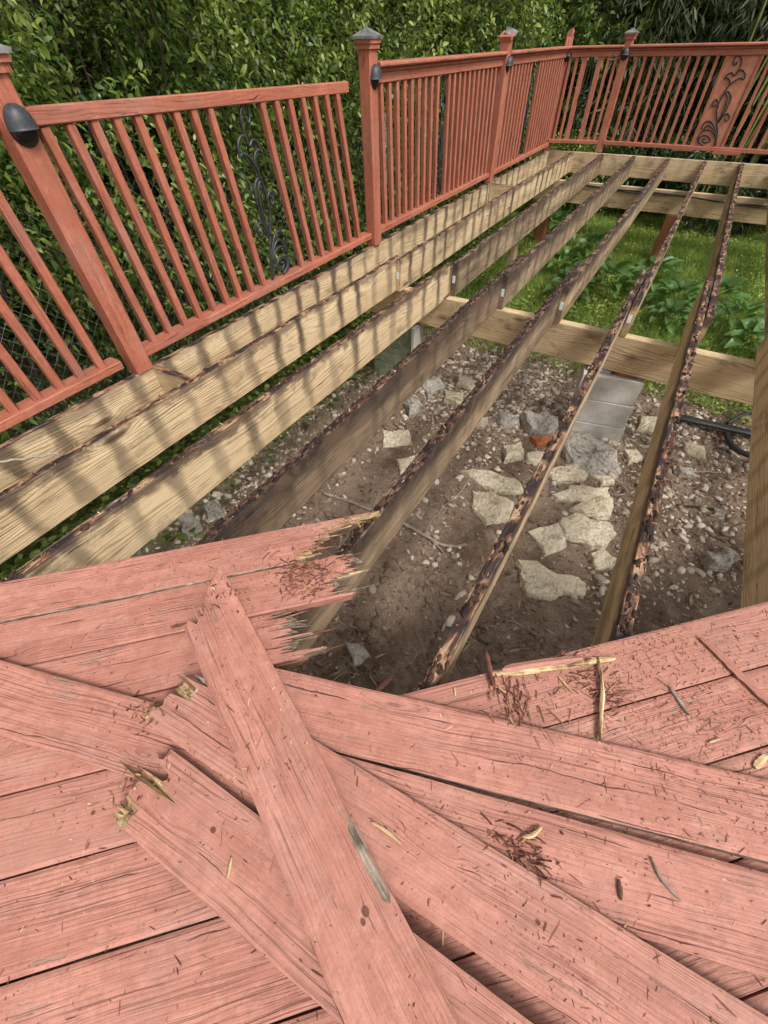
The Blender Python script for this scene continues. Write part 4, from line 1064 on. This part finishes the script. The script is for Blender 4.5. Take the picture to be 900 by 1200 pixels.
def shrub(name, label, cat, x, y, hx, hy, z1, nsp, mat, leaf=.05, lw=.46, z0=None, group=None, nl=8, face=(1, 0), stemn=9, stemr=.016, lowgap=.25, seed=0):
    z0 = G if z0 is None else z0
    t = thing(name, (x, y, z0), label, cat, group)
    H = z1 - z0
    # clumpy volume: keep points where a lattice noise is dense; more of them near the outside
    pts = []
    while len(pts) < nsp:
        k = 6000
        u = RNG.uniform(-1, 1, (k, 3))
        rad = (np.abs(u[:, 0]) ** 3.0 + np.abs(u[:, 1]) ** 3.0 + np.abs(u[:, 2] * .96) ** 3.4) ** (1 / 3.0)
        X = x + u[:, 0] * hx; Y = y + u[:, 1] * hy; Z = z0 + H * (.5 + .5 * u[:, 2])
        nn = fbm(X * 2.1 + Z * 1.3 + seed, Y * 2.1 + Z * 1.7, 41, 3)
        keep = (rad < .60 + 1.15 * (nn - .22)) & (RNG.random(k) < np.clip(.10 + 1.0 * (rad - .30), .06, 1)) & (nn + .18 * RNG.random(k) > .40)
        keep &= (Z > z0 + lowgap * RNG.random(k) * 1.6)
        pts += list(np.stack([X, Y, Z], -1)[keep])
    P = np.array(pts[:nsp])
    c = np.array([x, y, z0 + H * .35]); ax = unit(unit(P - c) * np.array([1, 1, .5]) + np.array([face[0] * .35, face[1] * .35, .55]) + RNG.normal(size=P.shape) * .35)
    b, d, L, W = sprigs(P, ax, nl, RNG.uniform(.10, .24, len(P)), leaf, lw)
    link("foliage", leaves_mesh("foliage", b, d, L, W), M[mat], t)
    stems((x, y, z0), (x, y, z0 + H * .8), stemn, (hx * .7, hy * .8), stemr, M['bark'], "stem", t)
    return t
HG = "leafy shrubs of the hedge behind the left railing"
hl = ["leafy green hedge shrub at the left edge behind the nearest lamp post", "leafy green hedge shrub behind the left end of the leaning railing span", "leafy green hedge shrub behind the iron scroll of the leaning span",
      "leafy green hedge shrub behind the capped post with the bare knot", "leafy green hedge shrub behind the middle railing span", "leafy green hedge shrub behind the tilted cap post",
      "leafy green hedge shrub behind the far close set balusters", "leafy green hedge shrub at the far corner of the deck"]
hy_ = [-1.0, .35, 1.65, 2.95, 4.25, 5.6, 7.0, 8.5]
for i, (y, lb) in enumerate(zip(hy_, hl)):
    nsp = [2300, 3700, 3700, 3300, 2700, 2200, 1900, 1900][i]
    shrub("hedge_shrub", lb, "shrub", -1.28 - (.12 if i % 2 else 0) + (.05 if i > 5 else 0), y, .92, .95, [2.35, 2.2, 2.5, 2.75, 2.5, 2.7, 2.85, 2.9][i], nsp, 'privet', leaf=.048 if i < 5 else .070, lw=.42, group=HG, seed=i * 3, lowgap=.75, stemn=12)
# a second, darker row closes the hedge behind
bl = ["dark shrub deep in the hedge at the left edge", "dark shrub deep in the hedge behind the leaning span", "dark shrub deep in the hedge behind the middle span", "dark shrub deep in the hedge near the far corner"]
for i, y in enumerate([-.4, 2.2, 4.9, 7.8]):
    shrub("hedge_shrub", bl[i], "shrub", -2.75, y, 1.0, 1.75, 3.3, 1700, 'dark', leaf=.10, lw=.5, group="dark shrubs at the back of the hedge", seed=50 + i, stemn=5, stemr=.03)
# far end: dark shrubs and bamboo
fl = ["dark evergreen shrub beyond the corner post", "dark evergreen shrub behind the far capped post", "dark evergreen shrub behind the copper panel", "dark evergreen shrub at the right edge beyond the far railing", "dark evergreen shrub outside the frame on the right"]
for i, (x, y, hx, hy, z1) in enumerate([(-.2, 9.9, 1.1, .8, 2.7), (1.25, 10.6, 1.1, .8, 2.1), (2.75, 10.7, 1.1, .8, 2.0), (4.3, 10.4, 1.1, .8, 2.1), (6.0, 9.6, 1.2, 1.0, 2.2)]):
    shrub("evergreen_shrub", fl[i], "shrub", x, y, hx, hy, z1, 1900, 'dark' if i else 'privet', leaf=.11, lw=.42, group="evergreen shrubs beyond the far railing", face=(0, -1), seed=80 + i, stemn=6, stemr=.025)
ll = ["low dark bush under the far beam beside the brown post", "low dark bush under the far beam in the middle", "low dark bush under the far beam at the right", "low bright leafed plant bed behind the short railing span"]
for i, (x, y, hx, hy, z1, mt) in enumerate([(1.0, 9.0, .75, .5, -.05, 'dark'), (2.35, 8.7, .85, .5, .0, 'dark'), (3.8, 8.6, .85, .6, .1, 'dark'), (.1, 8.6, .6, .5, -.1, 'privet')]):
    shrub("low_bush", ll[i], "bush", x, y, hx, hy, z1, 900, mt, leaf=.07, lw=.3, group="low bushes under the far beam", face=(0, -1), seed=120 + i, stemn=8, lowgap=.05)
def bamboo(label, x, y, n, h, seed):
    t = thing("bamboo_clump", (x, y, G), label, "bamboo", "bamboo clumps beyond the far railing")
    r = np.random.default_rng(seed); LB = []; LD = []
    for i in range(n):
        bx = x + r.normal() * .28; by = y + r.normal() * .14; lean = r.normal(size=2) * .22; ph = r.random() * 6
        hh = h * r.uniform(.75, 1.1)
        zz = np.linspace(0, 1, 16)
        C = np.column_stack([bx + lean[0] * zz ** 1.6 * 1.5, by + lean[1] * zz ** 1.6, G + hh * zz])
        rad = .013 * (1 - .55 * zz) * (1 + .18 * (np.arange(16) % 2))
        tubes("culm", [(C, rad)], M['culm'], t, 6)
        for q in np.arange(.30, 1, .045):
            c0 = C[0] + (C[-1] - C[0]) * q; c0[2] = G + hh * q
            for b in range(3):
                a = r.uniform(0, 6.28); br = np.array([math.cos(a), math.sin(a), .25])
                for k in range(7):
                    s_ = .08 + .085 * k * r.uniform(.8, 1.1)
                    p = c0 + br * s_ - np.array([0, 0, .5]) * s_ ** 2
                    LB.append(p); LD.append(unit(np.array([math.cos(a + r.normal() * .7), math.sin(a + r.normal() * .7), -.75 + r.normal() * .3])))
    LB = np.array(LB); LD = np.array(LD); L = r.uniform(.11, .20, len(LB))
    link("foliage", leaves_mesh("foliage", LB, LD, L, L * .14, .1, .1), M['bamboo'], t)
def canes(label, x, y, n, seed):
    t = thing("bamboo_clump", (x, y, G), label, "bamboo", "bamboo clumps beyond the far railing"); r = np.random.default_rng(seed); zz = np.linspace(0, 1, 24)
    for i in range(n):
        bx, by, lx = x + r.normal() * .35, y + r.normal() * .1, r.normal() * .35 + .15
        tubes("culm", [(np.column_stack([bx + lx * zz ** 1.4, by + 0 * zz, G + 3.9 * zz]), (.014 + .006 * r.random()) * (1 - .5 * zz) * (1 + .15 * (np.arange(24) % 2)))], M['culm'], t, 7)
canes("bare yellow green bamboo canes behind the right end of the far railing", 2.35, 8.85, 9, 401)
for i, (x, y, lb) in enumerate([(.75, 9.45, "bamboo clump rising behind the short railing span"), (1.65, 9.7, "bamboo clump rising left of the copper panel"), (2.55, 9.5, "bamboo clump with yellow canes right of the copper panel"),
                                (3.4, 9.4, "bamboo clump at the right edge of the far railing"), (4.6, 9.3, "bamboo clump out to the right of the far railing")]):
    bamboo(lb, x, y, 11, 3.6, 200 + i)
# tall trees closing the view far behind
for i, (x, y) in enumerate([(-5.5, 1), (-5.2, 5), (-4.5, 9.5), (-1.5, 13), (2, 14), (5.5, 13.5), (9, 10)]):
    t = thing("backdrop_tree", (x, y, G), ["tall dark tree hidden behind the hedge on the left", "tall dark tree behind the middle of the hedge", "tall dark tree behind the far part of the hedge", "tall dark tree beyond the far corner",
              "tall dark tree beyond the bamboo in the middle", "tall dark tree beyond the bamboo on the right", "tall dark tree far out on the right"][i], "tree", "tall trees closing the view")
    tubes("trunk", [(catmull([(x, y, G), (x + .1, y, 1), (x - .1, y + .1, 3), (x, y, 4.6)], 4), np.linspace(.16, .05, 13))], M['bark'], t, 8)
    m = 2400; u = RNG.normal(size=(m, 3)); u = unit(u) * RNG.random((m, 1)) ** .4
    Pt = np.array([x, y, 1.4]) + u * np.array([2.2, 2.2, 2.5])
    b, d, L, W = sprigs(Pt, unit(u + np.array([0, 0, .4]) + RNG.normal(size=u.shape) * .4), 5, RNG.uniform(.2, .4, m), .20, .5)
    link("crown", leaves_mesh("crown", b, d, L, W), M['dark'], t)
# hostas: every leaf its own object
def hosta_leaf_mesh(L, W, seed):
    r = np.random.default_rng(seed); nu, nv = 6, 4; V = []; F = []
    for i in range(nu + 1):
        t_ = i / nu; wd = W * math.sin(math.pi * min(1, t_ * .97 + .03) ** .72) ** .8 if t_ < 1 else .002
        for j in range(nv + 1):
            s_ = j / nv * 2 - 1
            V.append((L * t_, s_ * wd / 2, L * (.36 * t_ - .46 * t_ * t_) + abs(s_) * wd * .22 + .006 * math.sin(t_ * 9 + seed)))
    for i in range(nu):
        for j in range(nv):
            q = i * (nv + 1) + j; F.append((q, q + nv + 1, q + nv + 2, q + 1))
    return mesh("leaf", V, F)
HLM = [hosta_leaf_mesh(.165, .115, 1), hosta_leaf_mesh(.135, .10, 2), hosta_leaf_mesh(.18, .115, 3)]
hp_ = [(1.25, 5.0, .95, "hosta plant at the front between the fourth and fifth joists"), (1.0, 5.75, .9, "hosta plant behind the front left one"), (1.62, 5.35, 1.1, "big hosta plant in the middle of the lawn bed"),
       (2.05, 5.75, 1.1, "big hosta plant left of the split joist"), (2.38, 5.2, 1.0, "hosta plant against the split joist, lawn in front"), (2.35, 4.75, .8, "small hosta plant nearest the middle beam"),
       (2.95, 4.95, 1.0, "hosta plant right of the split joist"), (3.12, 4.55, .9, "hosta plant at the foot of the right hand joist"), (.45, 7.3, 1.0, "dark hosta plant far back below the corner"), (1.15, 6.6, .9, "hosta plant far back in the lawn"),
       (2.75, 5.55, .95, "hosta plant behind the split joist"), (3.5, 5.1, .9, "hosta plant hidden at the right by the wide joist")]
for i, (x, y, s_, lb) in enumerate(hp_):
    r = np.random.default_rng(300 + i)
    t = thing("hosta_plant", (x, y, G), lb, "plant", "hosta plants in the lawn bed")
    nlf = 27
    for k in range(nlf):
        ring = k / nlf; a = k * 2.4 + r.normal() * .2
        rad = (.03 + .17 * ring) * s_; z = G + (.24 - .15 * ring) * s_
        mt = Matrix.Translation((x + math.cos(a) * rad, y + math.sin(a) * rad, z)) @ Matrix.Rotation(a, 4, 'Z') @ Matrix.Rotation(-.55 + .75 * ring + r.normal() * .12, 4, 'Y') @ Matrix.Rotation(r.normal() * .25, 4, 'X') @ Matrix.Scale(s_ * r.uniform(.8, 1.15), 4)
        link("leaf", HLM[k % 3], M['hosta'], t, mt, True)
# lawn blades, clover and the green cover at the hedge foot
def blades(n, fx, fy, hgt, wid, dens):
    P = []
    while len(P) < n:
        x = RNG.uniform(*fx, 8000); y = RNG.uniform(*fy, 8000); k = RNG.random(8000) < dens(x, y); P += list(zip(x[k], y[k]))
    P = np.array(P[:n]); z = ground_h(P[:, 0], P[:, 1])
    a = RNG.uniform(0, 6.28, n); h = RNG.uniform(*hgt, n); w = RNG.uniform(*wid, n); ln = RNG.normal(size=(n, 2)) * .5
    sx_ = np.cos(a) * w / 2; sy_ = np.sin(a) * w / 2
    b0 = np.column_stack([P[:, 0] - sx_, P[:, 1] - sy_, z - .004]); b1 = np.column_stack([P[:, 0] + sx_, P[:, 1] + sy_, z - .004])
    tip = np.column_stack([P[:, 0] + ln[:, 0] * h, P[:, 1] + ln[:, 1] * h, z + h])
    return np.stack([b0, b1, tip], 1).reshape(-1, 3), np.arange(n * 3).reshape(-1, 3)
dl = lambda x, y: np.clip((y - 3.3 - .5 * (fbm(x * 2, y * 2, 61) - .5)) / .3, 0, 1) * (.35 + .65 * np.clip(2 * fbm(x * 1.6, y * 1.6, 62) - .3, 0, 1))
V, F = blades(120000, (-1.2, 4.6), (2.7, 9.5), (.03, .085), (.005, .011), dl)
tag(link("grass", mesh_np("grass", V, F), M['grass']), "bright green lawn grass beyond the middle beam", None, None, 'stuff')
def ground_leaves(name, label, n, fx, fy, dens, leaf, mat, zr=.06):
    P = []
    while len(P) < n:
        x = RNG.uniform(*fx, 8000); y = RNG.uniform(*fy, 8000); k = RNG.random(8000) < dens(x, y); P += list(zip(x[k], y[k]))
    P = np.array(P[:n]); z = ground_h(P[:, 0], P[:, 1]) + RNG.random(n) * zr
    a = RNG.uniform(0, 6.28, n); d = unit(np.column_stack([np.cos(a), np.sin(a), RNG.normal(size=n) * .3 + .15])); L = leaf * RNG.uniform(.6, 1.3, n)
    return tag(link(name, leaves_mesh(name, np.column_stack([P, z]), d, L, L * .75, .12), M[mat]), label, None, None, 'stuff')
ground_leaves("clover", "clover and small weeds mixed through the lawn", 16000, (-1.2, 4.6), (2.8, 9), lambda x, y: dl(x, y) * np.clip(3 * fbm(x * 1.2 + 4, y * 1.2, 71) - 1.2, .05, 1), .034, 'grass')
gf = lambda x, y: np.clip((.25 - x + .5 * (fbm(x * 3, y * 3, 81) - .5)) / .3, 0, 1)
ground_leaves("ground_cover", "low green weeds along the foot of the hedge", 16000, (-1.6, .5), (-1.5, 7.2), gf, .05, 'privet', .22)
# chain link fence behind the railing
cf = thing("chain_link_fence", (-.42, 2, G), "thin grey chain link fence between railing and hedge", "fence")
paths = []
for k in range(-30, 72):
    y = -1.6 + k * .075
    for sgn in (1, -1):
        a = (-.72, y, G + .05); b = (-.72, y + sgn * 1.5, G + 1.55)
        if max(a[1], b[1]) < 4.2 and min(a[1], b[1]) > -1.7: paths.append((np.array([a, b]), .0009))
tubes("wire_mesh", paths, M['wire'], cf, 3)
for y in (-1.65, 4.15): tubes("fence_pole", [(np.array([(-.72, y, G), (-.72, y, G + 1.6)]), .018)], M['wire'], cf, 8)

# ------------------------------------------------------------------ chips and splinters lying on wood
def bvh_of(objs):
    V = []; F = []
    for o in objs:
        m = parent_world(o); b = len(V)
        V += [m @ v.co for v in o.data.vertices]; F += [tuple(b + q for q in p.vertices) for p in o.data.polygons]
    return BVHTree.FromPolygons(V, F)
BV = bvh_of(boards)
def drop(x, y, bv=BV):
    h = bv.ray_cast(Vector((x, y, .6)), Vector((0, 0, -1)), 2)
    return None if h[0] is None else h[0].z
pts = []; zs = []
while len(pts) < 6500:
    x = RNG.uniform(.6, 3.1); y = RNG.uniform(-1.15, .75)
    d = .16 + 3.2 * np.clip(fbm(x * 4, y * 4, 91) - .50, 0, 1)
    d += 2.6 * math.exp(-(((x - 2.45) / .36) ** 2 + ((y - .12) / .24) ** 2)) + .9 * math.exp(-(((x - 1.45) / .22) ** 2 + ((y + .05) / .2) ** 2)) + .5 * math.exp(-(((x - 2.33) / .1) ** 2 + ((y + .36) / .06) ** 2))
    if RNG.random() > d * .4: continue
    z = drop(x, y)
    if z is None: continue
    pts.append((x, y)); zs.append(z)
n = len(pts)
flakes("wood_chips", np.array(pts), np.array(zs) + .0006, np.clip(RNG.lognormal(-5.35, .75, n), .002, .032), np.clip(RNG.lognormal(-6.4, .4, n), .0009, .0055), M['chips'], "fine dark and pale wood chips littering the salmon boards", .25, .05)
pts = []; zs = []
for (cx_, cy_, rx_, ry_, m_) in ((1.575, -.075, .045, .045, 150), (1.60, .06, .03, .04, 90), (1.515, -.575, .03, .02, 60), (1.61, -.70, .03, .025, 70), (1.47, -.27, .03, .03, 50)):
    for q in range(m_):
        x = cx_ + RNG.normal() * rx_; y = cy_ + RNG.normal() * ry_; z = drop(x, y)
        if z is not None: pts.append((x, y)); zs.append(z)
n = len(pts)
flakes("rot_crumbs", np.array(pts), np.array(zs) + .001, np.clip(RNG.lognormal(-4.8, .5, n), .003, .024), np.clip(RNG.lognormal(-5.6, .4, n), .0015, .009), M['chips'], "crumbled rotten wood around the torn board ends", .5, .3)
# lumps of black rot standing on the joist tops, thickest where board joints held the wet
BJ0 = bvh_of(joists); Pn = []; Zn = []
while len(Pn) < 4200:
    k = int(RNG.integers(1, 10)); far = RNG.random() < .30
    x = k * S + sx[k] - JW / 2 + (JW + .003 if far else 0) + float(np.clip(RNG.normal() * .012, -.021, .021)); y = RNG.uniform(2.5, 7.2) if far else RNG.uniform(-.6, 2.9)
    f = ((y - x + .683) / .2072) % 1; near_seam = math.exp(-((min(f, 1 - f)) / .13) ** 2)
    w_ = .10 + .75 * near_seam * (vnoise(x * 9, y * 3.1, 5) > .35) + (.5 if k in (3, 4) and not far else 0)
    if k in (1, 2): w_ *= .55
    if RNG.random() > w_: continue
    z = drop(x, y, BJ0)
    if z is None or z < -.05: continue
    Pn.append((x, y)); Zn.append(z)
Pn = np.array(Pn); Zn = np.array(Zn); n = len(Pn); cz_ = np.clip(RNG.lognormal(-5.25, .5, n), .002, .011)
Vr = IV[None] * (1 + RNG.normal(size=(n, 12, 1)) * .3) * cz_[:, None, None] * np.array([.8, 1.7, .55]) + np.column_stack([Pn, Zn])[:, None]
M['rot'] = mat_leaf("black_rot", [(.15, (.012, .008, .008)), (.55, (.035, .02, .015)), (.8, (.10, .05, .03)), (1, (.26, .17, .11))], None, .8, .2)
tag(link("black_rot", mesh_np("black_rot", Vr.reshape(-1, 3), (IF[None] + (np.arange(n) * 12)[:, None, None]).reshape(-1, 3)), M['rot']), "crusts of black rotten wood along the joist tops", None, None, 'stuff')
# old nails left standing in the joists
NV, NF = tube_data(np.array([(0, 0, -.01), (0, 0, .014), (.0, 0, .0145), (0, 0, .016)]), np.array([.0016, .0016, .004, .004]), 6)
NM = mesh("nail", NV, NF)
for j in joists[:8]:
    jw = parent_world(j); jx = jw.translation.x
    for q in range(14):
        y = -.45 + .2072 * q + (jx + JW / 2 - .683) % .2072 + .05 + RNG.normal() * .012
        x = jx + RNG.normal() * .007
        z = drop(x, y, BJ0)
        if z is None or z < -.03 or RNG.random() < .45: continue
        link("nail", NM, M['iron'], j, Matrix.Translation((x, y, z)) @ Matrix.Rotation(RNG.normal() * .35, 4, 'X') @ Matrix.Rotation(RNG.normal() * .35, 4, 'Y'))
# rotten crumbs along the joist tops
BJ = bvh_of(joists); pts = []; zs = []
while len(pts) < 2600:
    k = RNG.integers(1, 10); far = RNG.random() < .35
    x = k * S - JW / 2 + (.04 if far else 0) + RNG.normal() * .012; y = RNG.uniform(2.4, 7.2) if far else RNG.uniform(-.6, 2.6)
    z = drop(x, y, BJ)
    if z is None or z < -.05: continue
    pts.append((x, y)); zs.append(z)
n = len(pts)
flakes("rotten_crumbs", np.array(pts), np.array(zs), np.clip(RNG.lognormal(-4.5, .5, n), .004, .04), np.clip(RNG.lognormal(-5.6, .4, n), .0015, .010), M['chips'], "crumbs of rotten wood clinging to the joist tops", .5, .25)
def splinter(label, pts, w, mat, z=None, th=.003, lift=.002, name="wood_splinter", curl=0.0):
    """one loose sliver: flat tapered strip along a path, lying on whatever is below it"""
    C = catmull([(*q, 0) for q in pts], 5)
    n = len(C); zz = [((drop(q[0], q[1]) or .03) if z is None else z) for q in C]
    zz = np.linspace(max(zz[0], min(zz[0], zz[-1])), zz[-1], n); zz = np.maximum(zz, max(zz) - .03) + lift
    T = np.gradient(C[:, :2], axis=0); T /= np.linalg.norm(T, axis=1)[:, None] + 1e-9; N = np.column_stack([-T[:, 1], T[:, 0]])
    r = np.random.default_rng(len(label)); wd = w / 2 * np.clip(np.sin(np.linspace(.12, math.pi - .08, n)) ** .5, .12, 1) * (1 + r.normal(size=n) * .12)
    V = []; F = []
    for i in range(n):
        a = C[i, :2] + N[i] * wd[i]; b = C[i, :2] - N[i] * wd[i]; c = curl * math.sin(i / n * math.pi) * .02
        V += [(a[0], a[1], zz[i] + c), (b[0], b[1], zz[i] + c), (b[0], b[1], zz[i] + c + th), (C[i, 0], C[i, 1], zz[i] + c + th * 1.6), (a[0], a[1], zz[i] + c + th)]
    for i in range(n - 1):
        for j in range(5): F.append((i * 5 + j, i * 5 + (j + 1) % 5, (i + 1) * 5 + (j + 1) % 5, (i + 1) * 5 + j))
    F += [(4, 3, 2, 1, 0), tuple((n - 1) * 5 + j for j in range(5))]
    o0 = Vector((C[:, 0].mean(), C[:, 1].mean(), float(np.min(zz))))
    WM = Matrix.Translation(o0) @ Matrix.Rotation(math.atan2(C[-1, 1] - C[0, 1], C[-1, 0] - C[0, 0]), 4, 'Z')
    me = mesh(name, [WM.inverted() @ Vector(v) for v in V], F)
    return tag(link(name, me, M[mat], None, WM), label, "splinter", "loose splinters on the boards")
splinter("slim pale straw like splinter standing alone on the broken board right of the topmost plank", [(2.227, -.504), (2.24, -.53), (2.252, -.553)], .004, 'chip_p')
splinter("curled pale shaving on the long underneath board", [(2.315, -.345), (2.33, -.335), (2.342, -.311)], .007, 'chip_p', curl=.4)
splinter("thin bent brown twig like splinter on the long underneath board", [(2.526, -.25), (2.548, -.273), (2.58, -.286)], .0045, 'twig')
splinter("long flat splinter with yellow torn edge lying on the right hand boards", [(2.150, -.075), (2.225, -.02), (2.31, .05), (2.40, .118)], .022, 'raw', th=.005)
splinter("salmon painted strip lying against the yellow torn splinter", [(2.17, -.055), (2.24, .005), (2.33, .075)], .020, 'deck', th=.006, lift=.006)
splinter("long brown stick like splinter standing across a board seam on the right", [(2.362, .10), (2.390, .02), (2.398, -.03), (2.409, -.089)], .010, 'raw', th=.006, lift=.006)
splinter("long salmon painted strip peeled up at the right edge of the boards", [(2.574, .285), (2.61, .268), (2.652, .237), (2.69, .21), (2.76, .17)], .020, 'deck', th=.005, lift=.004)
splinter("dark brown spike of rotten wood at the edge of the hole", [(2.115, -.028), (2.14, -.062), (2.165, -.103)], .010, 'chip_d', th=.006, lift=.008)
splinter("brown sliver with a pale tip on the right hand boards", [(2.525, .114), (2.548, .092), (2.572, .069)], .007, 'twig', th=.004)
splinter("dark sliver pointing up the long underneath board near the seam", [(2.336, -.277), (2.36, -.292), (2.381, -.301)], .006, 'chip_d')
splinter("pale sliver on the lowest left broken board", [(1.889, -.676), (1.882, -.664), (1.874, -.651)], .005, 'chip_p')
splinter("salmon sliver fallen into the hole in front of the clean knotted board", [(1.731, -.016), (1.75, .04), (1.765, .095)], .022, 'deck', z=-.95, th=.004)
splinter("square pale chip at the right edge of the boards", [(2.70, .026), (2.71, .045), (2.72, .065)], .014, 'chip_p')
splinter("small pale sliver beside the yellow torn splinter", [(2.294, .003), (2.315, -.008), (2.334, -.017)], .005, 'chip_p')
splinter("short dark chip lying on the long underneath board", [(2.483, -.313), (2.488, -.326), (2.492, -.34)], .007, 'chip_d')
splinter("tuft of straw coloured fibres on the broken board with nail holes", [(2.062, -.476), (2.088, -.473), (2.129, -.474)], .006, 'chip_p')
splinter("tiny pale sliver near the peeled strip on the right", [(2.613, .029), (2.625, .041), (2.636, .053)], .005, 'chip_p')
splinter("dark chip lying near the left end of the long underneath board", [(1.37, -.40), (1.385, -.385), (1.395, -.372)], .007, 'chip_d')
# heaps of torn brown fibre
def heap(label, c, r, n, seed, L=(.02, .06)):
    g = np.random.default_rng(seed); paths = []
    for i in range(n):
        x = c[0] + g.normal() * r[0]; y = c[1] + g.normal() * r[1]; z = drop(x, y)
        if z is None: continue
        a = g.normal() * .45 + c[2]; l = g.uniform(*L); e = (x + math.cos(a) * l, y + math.sin(a) * l)
        z2 = drop(*e) or z
        h = .001 + abs(g.normal()) * .004
        paths.append((np.array([(x, y, z + .002), ((x + e[0]) / 2, (y + e[1]) / 2, max(z, z2) + h + .002), (e[0], e[1], max(z2, z - .02) + h * .6)]), g.uniform(.0006, .0019)))
    if not paths: return
    o = tubes("fibre_heap", paths, M['chips'], None, 4)
    for p in o.data.polygons: p.use_smooth = False
    return tag(o, label, None, None, 'stuff')
heap("heap of torn brown fibres left of the standing brown stick", (2.21, -.085, -.9), (.045, .035), 80, 1, (.01, .042))
heap("heap of torn brown fibres under the standing brown stick", (2.365, .025, .7), (.045, .028), 70, 2, (.01, .042))
heap("small heap of dark fibres in the corner where the boards overlap", (2.32, -.365, .2), (.030, .014), 60, 3, (.006, .030))
heap("shredded fibres on the torn edge of the left deck boards", (1.565, -.085, .8), (.045, .045), 170, 4, (.008, .045))
heap("shredded fibres on the end of the first torn deck board", (1.58, .06, .5), (.03, .04), 60, 6, (.01, .04))
heap("pale fibres hanging at the pointed end of the left deck board", (1.60, .10, .8), (.025, .03), 30, 5, (.02, .05))
